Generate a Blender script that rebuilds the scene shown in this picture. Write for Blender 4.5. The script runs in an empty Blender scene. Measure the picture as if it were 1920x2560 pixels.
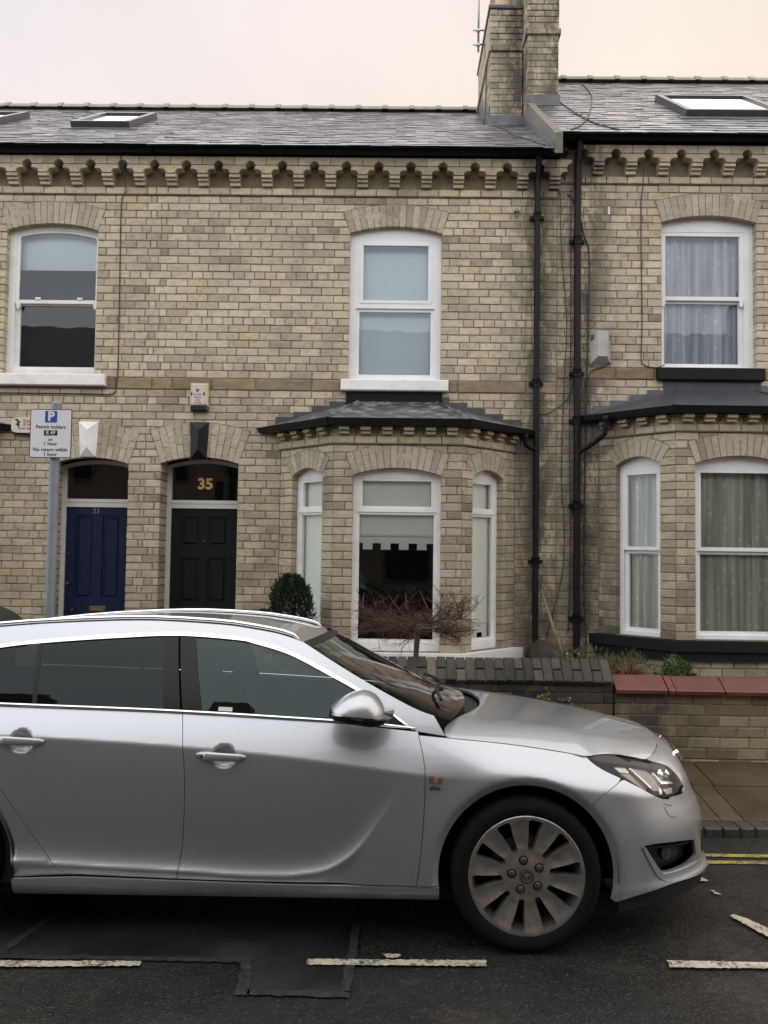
import bpy, bmesh, math, random
from math import sin, cos, pi, radians, sqrt, exp
from mathutils import Vector, Matrix
from mathutils.geometry import delaunay_2d_cdt
random.seed(7)
SC = bpy.context.scene
COL = SC.collection
# ------------------------------------------------------------------ camera
cam = bpy.data.cameras.new('camera'); cam_o = bpy.data.objects.new('camera', cam); COL.objects.link(cam_o)
cam.sensor_fit = 'VERTICAL'; cam.sensor_height = 32.0; cam.lens = 2070 / 2560 * 32.0
cam.clip_start = .05; cam.clip_end = 2000
cam_o.matrix_world = (Matrix.Translation((0, 0, 1.79)) @ Matrix.Rotation(radians(.62), 4, 'Z')
                      @ Matrix.Rotation(radians(90 + 2.6), 4, 'X') @ Matrix.Rotation(radians(.77), 4, 'Z'))
SC.camera = cam_o
# ------------------------------------------------------------------ sky, and a sun lamp as added skylight (overcast winter day)
SUN_EL, SUN_AZ = radians(64), radians(200)      # azimuth clockwise from +Y (the view direction); behind the camera
w = bpy.data.worlds.new('World'); SC.world = w; w.use_nodes = True
nt = w.node_tree; nt.nodes.clear()
def wn(t, **k):
    n = nt.nodes.new(t)
    for a, b in k.items(): setattr(n, a, b)
    return n
sky = wn('ShaderNodeTexSky', sky_type='NISHITA', sun_disc=False, sun_elevation=SUN_EL, sun_rotation=SUN_AZ,
         air_density=1.0, dust_density=4.0, ozone_density=1.5)
tc = wn('ShaderNodeTexCoord')
nz = wn('ShaderNodeTexNoise'); nz.inputs['Scale'].default_value = 2.6; nz.inputs['Detail'].default_value = 4
nt.links.new(tc.outputs['Generated'], nz.inputs['Vector'])
# cloud deck: cream towards the low light over the far roofs, cooler grey-white on the other side
dot = wn('ShaderNodeVectorMath', operation='DOT_PRODUCT'); dot.inputs[1].default_value = (.62, .55, -.55)
nt.links.new(tc.outputs['Generated'], dot.inputs[0])
mr = wn('ShaderNodeMapRange'); mr.inputs[1].default_value = -.7; mr.inputs[2].default_value = .55
nt.links.new(dot.outputs['Value'], mr.inputs[0])
cr = wn('ShaderNodeValToRGB'); cr.color_ramp.elements[0].color = (.80, .865, .96, 1); cr.color_ramp.elements[1].color = (.985, .845, .69, 1)
e = cr.color_ramp.elements.new(.62); e.color = (.90, .80, .76, 1)
nt.links.new(mr.outputs[0], cr.inputs[0])
mr2 = wn('ShaderNodeMapRange'); mr2.inputs[1].default_value = .3; mr2.inputs[2].default_value = .75; mr2.inputs[3].default_value = .90; mr2.inputs[4].default_value = 1.05
nt.links.new(nz.outputs[0], mr2.inputs[0])
sc_ = wn('ShaderNodeVectorMath', operation='SCALE'); nt.links.new(cr.outputs[0], sc_.inputs[0]); nt.links.new(mr2.outputs[0], sc_.inputs['Scale'])
SKY_STRENGTH, CLOUD = .10, 5.0
sc2 = wn('ShaderNodeVectorMath', operation='SCALE'); nt.links.new(sc_.outputs[0], sc2.inputs[0]); sc2.inputs['Scale'].default_value = CLOUD
mx = wn('ShaderNodeMix', data_type='RGBA'); mx.inputs[0].default_value = .93
nt.links.new(sky.outputs[0], mx.inputs[6]); nt.links.new(sc2.outputs[0], mx.inputs[7])
bg = wn('ShaderNodeBackground'); bg.inputs['Strength'].default_value = SKY_STRENGTH
out = wn('ShaderNodeOutputWorld'); nt.links.new(mx.outputs[2], bg.inputs[0]); nt.links.new(bg.outputs[0], out.inputs[0])
sun_fill = bpy.data.lights.new('sun_fill', 'SUN'); sun_fill.energy = 1.5; sun_fill.angle = radians(178); sun_fill.color = (1.0, .96, .90)  # opened to a hemisphere: unseen extra skylight added to brighten the fronts
sun_o = bpy.data.objects.new('sun_fill', sun_fill); COL.objects.link(sun_o)
sd = Vector((sin(SUN_AZ) * cos(SUN_EL), cos(SUN_AZ) * cos(SUN_EL), sin(SUN_EL)))
sun_o.rotation_euler = sd.to_track_quat('Z', 'Y').to_euler(); sun_o.location = sd * 60
SC.view_settings.view_transform = 'Standard'; SC.view_settings.look = 'None'; SC.view_settings.gamma = 1
SC.view_settings.exposure = 1.15; SC.view_settings.use_curve_mapping = False
SC.cycles.max_bounces = 8; SC.cycles.transparent_max_bounces = 16; SC.cycles.diffuse_bounces = 4
SC.cycles.sample_clamp_indirect = 6

# ------------------------------------------------------------------ materials
class M:
    """small wrapper round a node material"""
    def __init__(s, name):
        s.m = bpy.data.materials.new(name); s.m.use_nodes = True
        s.t = s.m.node_tree; s.t.nodes.clear()
        s.o = s.n('ShaderNodeOutputMaterial'); s.b = s.n('ShaderNodeBsdfPrincipled')
        s.l(s.b.outputs[0], s.o.inputs[0])
    def n(s, t, **k):
        n = s.t.nodes.new(t)
        for a, b in k.items(): setattr(n, a, b)
        return n
    def l(s, a, b): s.t.links.new(a, b)
    def set(s, **k):
        for a, b in k.items():
            i = s.b.inputs[a.replace('_', ' ')]
            if isinstance(b, (int, float)): i.default_value = b
            elif isinstance(b, tuple): i.default_value = b if len(b) == 4 else b + (1,)
            else: s.l(b, i)
        return s
    def pos(s):
        return s.n('ShaderNodeNewGeometry').outputs['Position']
    def obj(s): return s.n('ShaderNodeTexCoord').outputs['Object']
    def noise(s, vec, scale, detail=3, rough=.55, dim='3D'):
        n = s.n('ShaderNodeTexNoise'); n.inputs['Scale'].default_value = scale; n.inputs['Detail'].default_value = detail
        n.inputs['Roughness'].default_value = rough
        if vec is not None: s.l(vec, n.inputs['Vector'])
        return n.outputs[0]
    def scale(s, vec, v):
        n = s.n('ShaderNodeVectorMath', operation='MULTIPLY'); s.l(vec, n.inputs[0]); n.inputs[1].default_value = v; return n.outputs[0]
    def ramp(s, fac, stops, interp='LINEAR'):
        n = s.n('ShaderNodeValToRGB'); r = n.color_ramp; r.interpolation = interp
        while len(r.elements) < len(stops): r.elements.new(.5)
        for e, (p, c) in zip(r.elements, stops):
            e.position = p; e.color = (c, c, c, 1) if isinstance(c, (int, float)) else tuple(c) + (1,)
        s.l(fac, n.inputs[0]); return n.outputs[0]
    def mapr(s, v, a, b, c=0., d=1.):
        n = s.n('ShaderNodeMapRange'); s.l(v, n.inputs[0])
        for i, x in enumerate((a, b, c, d)): n.inputs[i + 1].default_value = x
        return n.outputs[0]
    def math(s, op, a, b=None, c=None):
        n = s.n('ShaderNodeMath', operation=op)
        for i, x in enumerate((a, b, c)):
            if x is None: continue
            if isinstance(x, (int, float)): n.inputs[i].default_value = x
            else: s.l(x, n.inputs[i])
        return n.outputs[0]
    def mix(s, f, a, b, bt='MIX'):
        n = s.n('ShaderNodeMix', data_type='RGBA', blend_type=bt)
        for i, x in ((0, f), (6, a), (7, b)):
            if isinstance(x, (int, float)): n.inputs[i].default_value = x if i == 0 else (x, x, x, 1)
            elif isinstance(x, tuple): n.inputs[i].default_value = x + (1,)
            else: s.l(x, n.inputs[i])
        return n.outputs[2]
    def bump(s, h, strength=.3, dist=.01):
        n = s.n('ShaderNodeBump'); n.inputs['Strength'].default_value = strength; n.inputs['Distance'].default_value = dist
        s.l(h, n.inputs['Height']); s.l(n.outputs[0], s.b.inputs['Normal']); return s
    def sep(s, vec):
        n = s.n('ShaderNodeSeparateXYZ'); s.l(vec, n.inputs[0]); return n.outputs

def plain(name, col, rough=.5, metal=0., var=.12, scale=30, bump=0., spec=None, dirt=0.):
    if spec is None: spec = .22 if max(col) < .03 else .5
    m = M(name); p = m.pos()
    f = m.noise(p, scale, 4)
    k = m.ramp(f, [(.25, 1 - var), (.75, 1 + var)])
    c = m.mix(1., col, k, 'MULTIPLY')
    if dirt:
        g = m.ramp(m.noise(p, 3.5, 6, .65), [(.45, 0), (.72, dirt)])
        c = m.mix(g, c, (.10, .09, .075))
    m.set(Base_Color=c, Roughness=rough, Metallic=metal, Specular_IOR_Level=spec)
    if bump: m.bump(f, bump, .004)
    return m.m

BRICK_STOPS = [(0, (.26, .22, .168)), (.05, (.335, .285, .212)), (.15, (.405, .350, .260)), (.42, (.475, .413, .303)),
               (.68, (.542, .474, .350)), (.84, (.585, .515, .385)), (.94, (.53, .425, .270)), (1, (.42, .36, .262))]
def brick_mat(name, per_object, stops=BRICK_STOPS, gain=1., grime_shade=1.):
    m = M(name); p = m.pos()
    if per_object: r = m.n('ShaderNodeObjectInfo').outputs['Random']
    else: r = m.n('ShaderNodeNewGeometry').outputs['Random Per Island']
    x, y, z = m.sep(p)
    # neighbouring bricks drift together: big-scale noise shifts the random value
    rr = m.math('ADD', m.math('MULTIPLY', r, .82), m.mapr(m.noise(p, .9, 2), .3, .7, -.1, .28))
    c = m.ramp(rr, stops)
    mott = m.ramp(m.noise(m.scale(p, (1, 1, 1.8)), 16, 5, .65), [(.28, .70 * gain), (.5, 1.0 * gain), (.8, 1.12 * gain)])
    c = m.mix(1., c, mott, 'MULTIPLY')
    fine = m.ramp(m.noise(p, 120, 3, .6), [(.3, .86), (.7, 1.08)])
    c = m.mix(1., c, fine, 'MULTIPLY')
    soot = m.ramp(m.noise(m.scale(p, (1, 1, .7)), 2.1, 6, .62), [(.5, 0), (.74, .42)])
    c = m.mix(soot, c, (.15, .135, .115))
    # damp and soot beside the two rainwater pipes
    dx = m.math('MINIMUM', m.math('ABSOLUTE', m.math('SUBTRACT', x, 1.66)), m.math('ABSOLUTE', m.math('SUBTRACT', x, 2.16)))
    near = m.mapr(dx, .04, .50, 1, 0)
    pat = m.ramp(m.noise(m.scale(p, (1.3, 1, .55)), 4.2, 6, .7), [(.34, 0), (.52, 1)])
    st = m.math('MULTIPLY', m.math('MULTIPLY', near, pat), .88)
    c = m.mix(st, c, (.050, .046, .040))
    # lost light lower down painted into the brick colour, along with ground dirt
    low = m.math('MULTIPLY', m.mapr(z, .2, 3.9, .80 * grime_shade, 0), m.ramp(m.noise(p, 3.1, 5, .6), [(.3, .45), (.62, 1)]))
    c = m.mix(low, c, m.mix(1., c, (.36, .33, .30), 'MULTIPLY'))
    m.set(Base_Color=c, Roughness=.86, Specular_IOR_Level=.35)
    m.bump(m.noise(p, 70, 5, .7), .45, .004)
    return m.m

MAT = {}
MAT['brick'] = brick_mat('brick_object', True); MAT['brick_bulk'] = brick_mat('brick_bulk', False)
ARCH_STOPS = [(0, (.34, .297, .225)), (.35, (.44, .385, .29)), (.8, (.50, .44, .335)), (1, (.40, .352, .275))]
MAT['vouss'] = brick_mat('arch_brick', True, ARCH_STOPS, 1., .45)
DARKB = [(0, (.018, .017, .015)), (.35, (.034, .031, .027)), (.65, (.062, .055, .045)), (.88, (.14, .118, .085)), (1, (.085, .064, .052))]
MAT['cop_brick'] = brick_mat('coping_brick', True, DARKB, .9, .25)
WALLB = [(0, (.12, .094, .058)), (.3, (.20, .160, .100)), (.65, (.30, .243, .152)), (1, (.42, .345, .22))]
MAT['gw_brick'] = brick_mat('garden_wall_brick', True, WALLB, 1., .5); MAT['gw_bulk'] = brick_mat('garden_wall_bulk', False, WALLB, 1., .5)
m = M('mortar'); p = m.pos()
m.set(Base_Color=m.ramp(m.noise(p, 5, 5, .65), [(.3, (.135, .108, .076)), (.7, (.25, .208, .150))]), Roughness=.95).bump(m.noise(p, 90, 4), .5, .004)
MAT['mortar'] = m.m
m = M('sandstone'); p = m.pos(); r = m.n('ShaderNodeObjectInfo').outputs['Random']
c = m.ramp(r, [(0, (.22, .165, .095)), (.5, (.30, .225, .13)), (1, (.25, .20, .13))])
c = m.mix(1., c, m.ramp(m.noise(m.scale(p, (1, 1, 2.5)), 7, 6, .65), [(.3, .62), (.7, 1.12)]), 'MULTIPLY')
m.set(Base_Color=c, Roughness=.9).bump(m.noise(p, 45, 5), .5, .006); MAT['stone'] = m.m
MAT['white'] = plain('white_paint', (.78, .77, .75), .42, var=.05, scale=12, dirt=.22)
MAT['upvc'] = plain('white_upvc', (.78, .78, .80), .3, var=.03, scale=6, dirt=.12)
MAT['offwhite'] = plain('aged_white_paint', (.56, .55, .52), .45, var=.06, scale=14, dirt=.12)
MAT['blackp'] = plain('black_gloss_paint', (.007, .007, .0075), .35, var=.2, scale=20)
MAT['blackm'] = plain('black_cast_iron', (.007, .007, .0075), .5, var=.25, scale=25, bump=.15)
MAT['gutter'] = plain('black_gutter_plastic', (.008, .008, .009), .42, var=.2, scale=8)
MAT['sillblack'] = plain('black_masonry_paint', (.009, .009, .010), .7, var=.25, scale=18, bump=.3)
MAT['doorblue'] = plain('dark_blue_door_paint', (.005, .013, .046), .25, var=.08, scale=6)
MAT['doorblack'] = plain('black_door_paint', (.012, .014, .015), .25, var=.1, scale=6)
MAT['brass'] = plain('aged_brass', (.20, .15, .075), .4, 1., var=.3, scale=60)
MAT['gold'] = plain('gold_leaf', (.62, .43, .15), .45, .2, var=.15, scale=60)
MAT['dullgold'] = plain('worn_gold', (.16, .13, .07), .5, .3, var=.2, scale=60)
MAT['cable'] = plain('dark_cable', (.035, .030, .026), .6, var=.2, scale=20)
MAT['greycable'] = plain('grey_cable', (.16, .15, .14), .6, var=.2, scale=20)
MAT['room'] = plain('dark_room', (.020, .019, .018), .9, var=.2, scale=2)
MAT['galv'] = plain('galvanised_post', (.20, .225, .25), .5, .25, var=.12, scale=9, dirt=.15)
MAT['signw'] = plain('sign_white', (.60, .60, .61), .4, var=.02, scale=9, dirt=.06)
MAT['signblue'] = plain('sign_blue', (.016, .065, .27), .4, var=.03)
MAT['ink'] = plain('black_ink', (.015, .015, .016), .5, var=.03)
MAT['redink'] = plain('red_print', (.33, .045, .06), .5, var=.05)
MAT['cream'] = plain('cream_plastic', (.52, .48, .34), .45, var=.06, scale=20)
MAT['label'] = plain('white_label', (.52, .50, .50), .5, var=.04, scale=20)
MAT['whiteplastic'] = plain('aged_white_plastic', (.56, .53, .46), .4, var=.05, scale=20, dirt=.1)
MAT['greyplastic'] = plain('weathered_grey_plastic', (.42, .41, .38), .5, var=.12, scale=14, dirt=.45)
MAT['navy'] = plain('navy_plastic', (.012, .016, .035), .3, var=.1)
# lead sheet: wet, streaked
m = M('lead_sheet'); p = m.pos(); f = m.noise(m.scale(p, (1, 1, 2.2)), 6, 7, .7)
m.set(Base_Color=m.ramp(f, [(.36, (.040, .041, .045)), (.50, (.075, .077, .083)), (.62, (.26, .26, .262))]),
      Roughness=m.ramp(f, [(.3, .28), (.7, .55)]), Metallic=.25, Specular_IOR_Level=.7).bump(f, .35, .02); MAT['lead'] = m.m
MAT['leadflat'] = plain('lead_flashing', (.10, .108, .118), .5, .2, var=.3, scale=9, bump=.2)
MAT['leaddark'] = plain('dark_lead', (.055, .060, .068), .42, .2, var=.25, scale=7, bump=.15)
# slates: wet sheen
def slate(name, per):
    m = M(name); p = m.pos()
    r = m.n('ShaderNodeNewGeometry').outputs['Random Per Island']
    c = m.ramp(r, [(0, (.095, .089, .094)), (.5, (.165, .155, .162)), (.85, (.235, .222, .226)), (1, (.38, .36, .355))])
    c = m.mix(1., c, m.ramp(m.noise(p, 2.5, 5, .65), [(.3, .72), (.7, 1.15)]), 'MULTIPLY')
    lich = m.ramp(m.noise(p, 22, 4, .7), [(.66, 0), (.75, .55)])
    c = m.mix(lich, c, (.24, .23, .20))
    m.set(Base_Color=c, Roughness=m.ramp(m.noise(p, 1.3, 4), [(.35, .24), (.65, .46)]), Specular_IOR_Level=1.0)
    m.bump(m.noise(p, 26, 5, .7), .7, .010); return m.m
MAT['slate'] = slate('roof_slate', False)
MAT['underslate'] = plain('roof_felt', (.03, .03, .032), .9)
MAT['ridge'] = plain('ridge_clay', (.30, .285, .245), .7, var=.25, scale=7, bump=.3, dirt=.25)
MAT['render'] = plain('weathered_render', (.16, .143, .118), .85, var=.25, scale=8, bump=.5, dirt=.35)
MAT['potclay'] = plain('chimney_pot_clay', (.42, .32, .21), .75, var=.15, scale=10)
MAT['alu'] = plain('aluminium', (.42, .42, .43), .35, .8, var=.1)
MAT['rooflight_frame'] = plain('rooflight_cladding', (.075, .073, .072), .35, .3, var=.15, scale=9)
# glass: reflecting, lets the room through
def glass(name, tint=(.85, .9, .9), refl=1.0, rough=.0, wave=0., gcol=(1, 1, 1)):
    m = M(name); m.t.nodes.remove(m.b)
    tr = m.n('ShaderNodeBsdfTransparent'); tr.inputs[0].default_value = tint + (1,)
    gl = m.n('ShaderNodeBsdfGlossy'); gl.inputs['Roughness'].default_value = rough; gl.inputs['Color'].default_value = gcol + (1,)
    if wave:
        bp = m.n('ShaderNodeBump'); bp.inputs['Strength'].default_value = wave; bp.inputs['Distance'].default_value = .02; m.l(m.noise(m.pos(), 2.3, 2, .5), bp.inputs['Height']); m.l(bp.outputs[0], gl.inputs['Normal'])
    fr = m.n('ShaderNodeFresnel'); fr.inputs['IOR'].default_value = 1.5
    k = m.math('MINIMUM', m.math('MULTIPLY', fr.outputs[0], refl), .95)
    mx = m.n('ShaderNodeMixShader'); m.l(k, mx.inputs[0]); m.l(tr.outputs[0], mx.inputs[1]); m.l(gl.outputs[0], mx.inputs[2])
    m.l(mx.outputs[0], m.o.inputs[0]); return m.m
MAT['glass'] = glass('window_glass', (.97, .985, .985), 1.5, 0., .07, (.86, .93, 1.0))
MAT['fanglass'] = glass('fanlight_glass', (.55, .56, .55), 1.4, 0., .06)
MAT['carglass'] = glass('car_door_glass', (.40, .47, .46), 1.0, 0., .05, (.80, .98, 1.0))
MAT['privacy'] = glass('tinted_car_glass', (.050, .060, .060), .62, .02, .05, (.82, .95, .97))
MAT['screen'] = glass('windscreen_glass', (.55, .60, .57), 1.6)
MAT['lens'] = glass('headlamp_lens', (.95, .96, .97), .55)
MAT['skyglass'] = glass('rooflight_glass', (.30, .31, .32), 5.0)
# fabrics
def cloth(name, col, trans=.25, scale=200, var=.05):
    m = M(name); p = m.pos(); f = m.noise(p, scale, 2)
    m.set(Base_Color=m.mix(1., col, m.ramp(f, [(.3, 1 - var), (.7, 1 + var)]), 'MULTIPLY'), Roughness=.9, Specular_IOR_Level=.2); return m.m
MAT['blind'] = cloth('roller_blind', (.93, .93, .84)); MAT['blindblue'] = cloth('pale_blind', (.80, .90, .93))
MAT['net'] = cloth('net_curtain', (.50, .52, .55)); MAT['curtain'] = cloth('green_curtain', (.30, .315, .24))
def dotted(name, base, spot, sc, lo):
    m = M(name); p = m.pos()
    v = m.n('ShaderNodeTexVoronoi', feature='F1'); v.inputs['Scale'].default_value = sc; v.inputs['Randomness'].default_value = .55
    m.l(m.scale(p, (1.0, 1.0, .8)), v.inputs['Vector'])
    f = m.ramp(v.outputs['Distance'], [(lo, .8), (lo + .10, 0)])
    fold_shade = m.ramp(m.noise(m.scale(p, (1, 1, .04)), 16, 3), [(.35, .60), (.65, 1.15)])  # vertical bands paint the shading of folds into the cloth colour
    m.set(Base_Color=m.mix(1., m.mix(f, base, spot), fold_shade, 'MULTIPLY'), Roughness=.9, Specular_IOR_Level=.2); return m.m
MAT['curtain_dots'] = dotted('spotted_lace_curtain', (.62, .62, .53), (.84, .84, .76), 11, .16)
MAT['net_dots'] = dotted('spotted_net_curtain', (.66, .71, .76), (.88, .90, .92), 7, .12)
# ------------------------------------------------------------------ mesh helpers
def link(o): COL.objects.link(o); return o
class MB:
    """collects geometry; T = (ox, oy, angle) places a local frame (x along a wall, y into it)"""
    def __init__(s, T=None): s.v = []; s.f = []; s.T = T
    def P(s, p):
        x, y, z = p
        if s.T:
            ox, oy, a = s.T; c, n = cos(a), sin(a); return (ox + x * c - y * n, oy + x * n + y * c, z)
        return (x, y, z)
    def add(s, vs, fs):
        k = len(s.v); s.v += [s.P(p) for p in vs]; s.f += [tuple(i + k for i in f) for f in fs]; return s
    def box(s, x0, x1, y0, y1, z0, z1):
        return s.add([(x0, y0, z0), (x1, y0, z0), (x1, y1, z0), (x0, y1, z0), (x0, y0, z1), (x1, y0, z1), (x1, y1, z1), (x0, y1, z1)],
                     [(0, 3, 2, 1), (4, 5, 6, 7), (0, 1, 5, 4), (1, 2, 6, 5), (2, 3, 7, 6), (3, 0, 4, 7)])
    def bbox(s, x0, x1, y0, y1, z0, z1, b=.004):
        """box with a chamfered front (low y) face and sides"""
        X = [(x0, y1, z0), (x1, y1, z0), (x1, y1, z1), (x0, y1, z1), (x0, y0 + b, z0), (x1, y0 + b, z0), (x1, y0 + b, z1), (x0, y0 + b, z1),
             (x0 + b, y0, z0 + b), (x1 - b, y0, z0 + b), (x1 - b, y0, z1 - b), (x0 + b, y0, z1 - b)]
        return s.add(X, [(3, 2, 1, 0), (0, 1, 5, 4), (1, 2, 6, 5), (2, 3, 7, 6), (3, 0, 4, 7), (4, 5, 9, 8), (5, 6, 10, 9), (6, 7, 11, 10), (7, 4, 8, 11), (8, 9, 10, 11)])
    def prism(s, poly, y0, y1):
        n = len(poly)
        s.add([(x, y0, z) for x, z in poly] + [(x, y1, z) for x, z in poly],
              [tuple(range(n)), tuple(range(2 * n - 1, n - 1, -1))] + [(i, i + n, (i + 1) % n + n, (i + 1) % n) for i in range(n)]); return s
    def zprism(s, poly, z0, z1):
        n = len(poly)
        s.add([(x, y, z0) for x, y in poly] + [(x, y, z1) for x, y in poly],
              [tuple(range(n)), tuple(range(2 * n - 1, n - 1, -1))] + [(i, i + n, (i + 1) % n + n, (i + 1) % n) for i in range(n)]); return s
    def tube(s, path, r, n=8, cap=True):
        path = [Vector(p) for p in path]; m = len(path); rs = r if isinstance(r, (list, tuple)) else [r] * m
        vs = []; prev = None
        for i, p in enumerate(path):
            d = (path[min(i + 1, m - 1)] - path[max(i - 1, 0)])
            d = d.normalized() if d.length > 1e-9 else Vector((0, 0, 1))
            if prev is None:
                a = Vector((0, 0, 1)) if abs(d.z) < .9 else Vector((1, 0, 0)); e = d.cross(a).normalized()
            else: e = (prev - d * prev.dot(d)).normalized()
            prev = e; g = d.cross(e)
            vs += [tuple(p + (e * cos(2 * pi * k / n) + g * sin(2 * pi * k / n)) * rs[i]) for k in range(n)]
        fs = [(i * n + k, i * n + (k + 1) % n, (i + 1) * n + (k + 1) % n, (i + 1) * n + k) for i in range(m - 1) for k in range(n)]
        if cap: fs += [tuple(range(n - 1, -1, -1)), tuple(range((m - 1) * n, m * n))]
        return s.add(vs, fs)
    def lathe(s, prof, c=(0, 0, 0), axis='z', n=32, a0=0, a1=2 * pi):
        """prof: (radius, height) along axis"""
        vs = []; m = len(prof); full = abs(a1 - a0 - 2 * pi) < 1e-6; k = n if full else n + 1
        for r, h in prof:
            for i in range(k):
                a = a0 + (a1 - a0) * i / n; p = (r * cos(a), r * sin(a), h)
                if axis == 'y': p = (p[0], p[2], p[1])
                elif axis == 'x': p = (p[2], p[0], p[1])
                vs.append((c[0] + p[0], c[1] + p[1], c[2] + p[2]))
        fs = [(i * k + j, i * k + (j + 1) % k, (i + 1) * k + (j + 1) % k, (i + 1) * k + j) for i in range(m - 1) for j in range(n if not full else k)]
        return s.add(vs, fs)
    def build(s, name, mat, parent=None, smooth=False, kind=None, label=None, fix=True, angle=None):
        me = bpy.data.meshes.new(name); me.from_pydata(s.v, [], s.f)
        if fix:
            bm = bmesh.new(); bm.from_mesh(me); bmesh.ops.recalc_face_normals(bm, faces=bm.faces); bm.to_mesh(me); bm.free()
        if smooth:
            me.polygons.foreach_set('use_smooth', [True] * len(me.polygons))
            if angle: me.set_sharp_from_angle(angle=radians(angle))
        return place(name, me, mat, parent, kind, label)
def place(name, me, mat, parent=None, kind=None, label=None):
    if mat is not None:
        me.materials.clear(); me.materials.append(MAT[mat] if isinstance(mat, str) else mat)
    o = link(bpy.data.objects.new(name, me))
    if parent is not None:
        o.parent = parent
        if parent.type == 'EMPTY' and parent.get('_world'): o.location = -Vector(parent.location)
    if kind: o['kind'] = kind
    if label: o['label'] = label
    return o
ROOTS = []
def thing(name, label, cat, loc=(0, 0, 0), group=None, world=True):
    o = link(bpy.data.objects.new(name, None)); o.location = loc; o['label'] = label; o['category'] = cat; o.empty_display_size = .1
    if world: o['_world'] = 1
    ROOTS.append(o)
    if group: o['group'] = group
    return o
def tag(o, label, cat, group=None):
    o['label'] = label; o['category'] = cat
    if group: o['group'] = group
    return o
def structure(o): o['kind'] = 'structure'; return o
def inpoly(x, y, P):
    c = False; j = len(P) - 1
    for i in range(len(P)):
        xi, yi = P[i]; xj, yj = P[j]
        if (yi > y) != (yj > y) and x < (xj - xi) * (y - yi) / (yj - yi) + xi: c = not c
        j = i
    return c
def tri2d(outline, holes=(), pts=()):
    """triangulate a polygon with holes and loose interior points -> verts, tris"""
    vs = []; ed = []
    for P in (outline,) + tuple(holes):
        k = len(vs); vs += [Vector(p) for p in P]; ed += [(k + i, k + (i + 1) % len(P)) for i in range(len(P))]
    vs += [Vector(p) for p in pts]
    r = delaunay_2d_cdt(vs, ed, [], 0, 1e-6)
    V = [(v.x, v.y) for v in r[0]]; F = []
    for f in r[2]:
        cx = sum(V[i][0] for i in f) / 3; cy = sum(V[i][1] for i in f) / 3
        if inpoly(cx, cy, outline) and not any(inpoly(cx, cy, h) for h in holes): F.append(tuple(f))
    return V, F
def text(body, size, mat, parent, loc, rot=(pi / 2, 0, 0), depth=.001, bold=0., name='lettering', align='CENTER', sx=1.):
    cu = bpy.data.curves.new('txt', 'FONT'); cu.body = body; cu.size = size; cu.align_x = align; cu.align_y = 'CENTER'; cu.extrude = depth; cu.offset = bold
    cu.resolution_u = 3
    o = bpy.data.objects.new('txt', cu); COL.objects.link(o)
    dg = bpy.context.evaluated_depsgraph_get(); me = bpy.data.meshes.new_from_object(o.evaluated_get(dg))
    bpy.data.objects.remove(o)
    mt = Matrix.Translation(loc) @ Matrix.Rotation(rot[2], 4, 'Z') @ Matrix.Rotation(rot[0], 4, 'X') @ Matrix.Diagonal((sx, 1, 1, 1))
    me.transform(mt); return place(name, me, mat, parent)

# ------------------------------------------------------------------ brick walls
def unit_brick(name, seed, bx, bz, mat):
    rd = random.Random(seed); j = lambda a: rd.uniform(-a, a)
    v = []
    for (x, z) in ((-.5, -.5), (.5, -.5), (.5, .5), (-.5, .5)): v.append((x, .5, z))
    for (x, z) in ((-.5, -.5), (.5, -.5), (.5, .5), (-.5, .5)): v.append((x + j(.012), -.5 + .05 + j(.01), z + j(.03)))
    for (x, z) in ((-1, -1), (1, -1), (1, 1), (-1, 1)): v.append((x * (.5 - bx) + j(.010), -.5 + j(.012), z * (.5 - bz) + j(.03)))
    f = [(0, 1, 5, 4), (1, 2, 6, 5), (2, 3, 7, 6), (3, 0, 4, 7), (4, 5, 9, 8), (5, 6, 10, 9), (6, 7, 11, 10), (7, 4, 8, 11), (8, 9, 10, 11)]
    me = bpy.data.meshes.new(name); me.from_pydata(v, [], f)
    bm = bmesh.new(); bm.from_mesh(me); bmesh.ops.recalc_face_normals(bm, faces=bm.faces)
    bm.normal_update()
    if [f2 for f2 in bm.faces][8].normal.y > 0: bmesh.ops.reverse_faces(bm, faces=bm.faces)
    bm.to_mesh(me); bm.free()
    me.materials.append(MAT[mat]); return me
_ub = {}
def ubm(mat, k, long_):
    key = (mat, k, long_)
    if key not in _ub: _ub[key] = unit_brick('brick', hash((k, long_)) % 1000, .022 if long_ else .045, .065, mat)
    return _ub[key]
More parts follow.
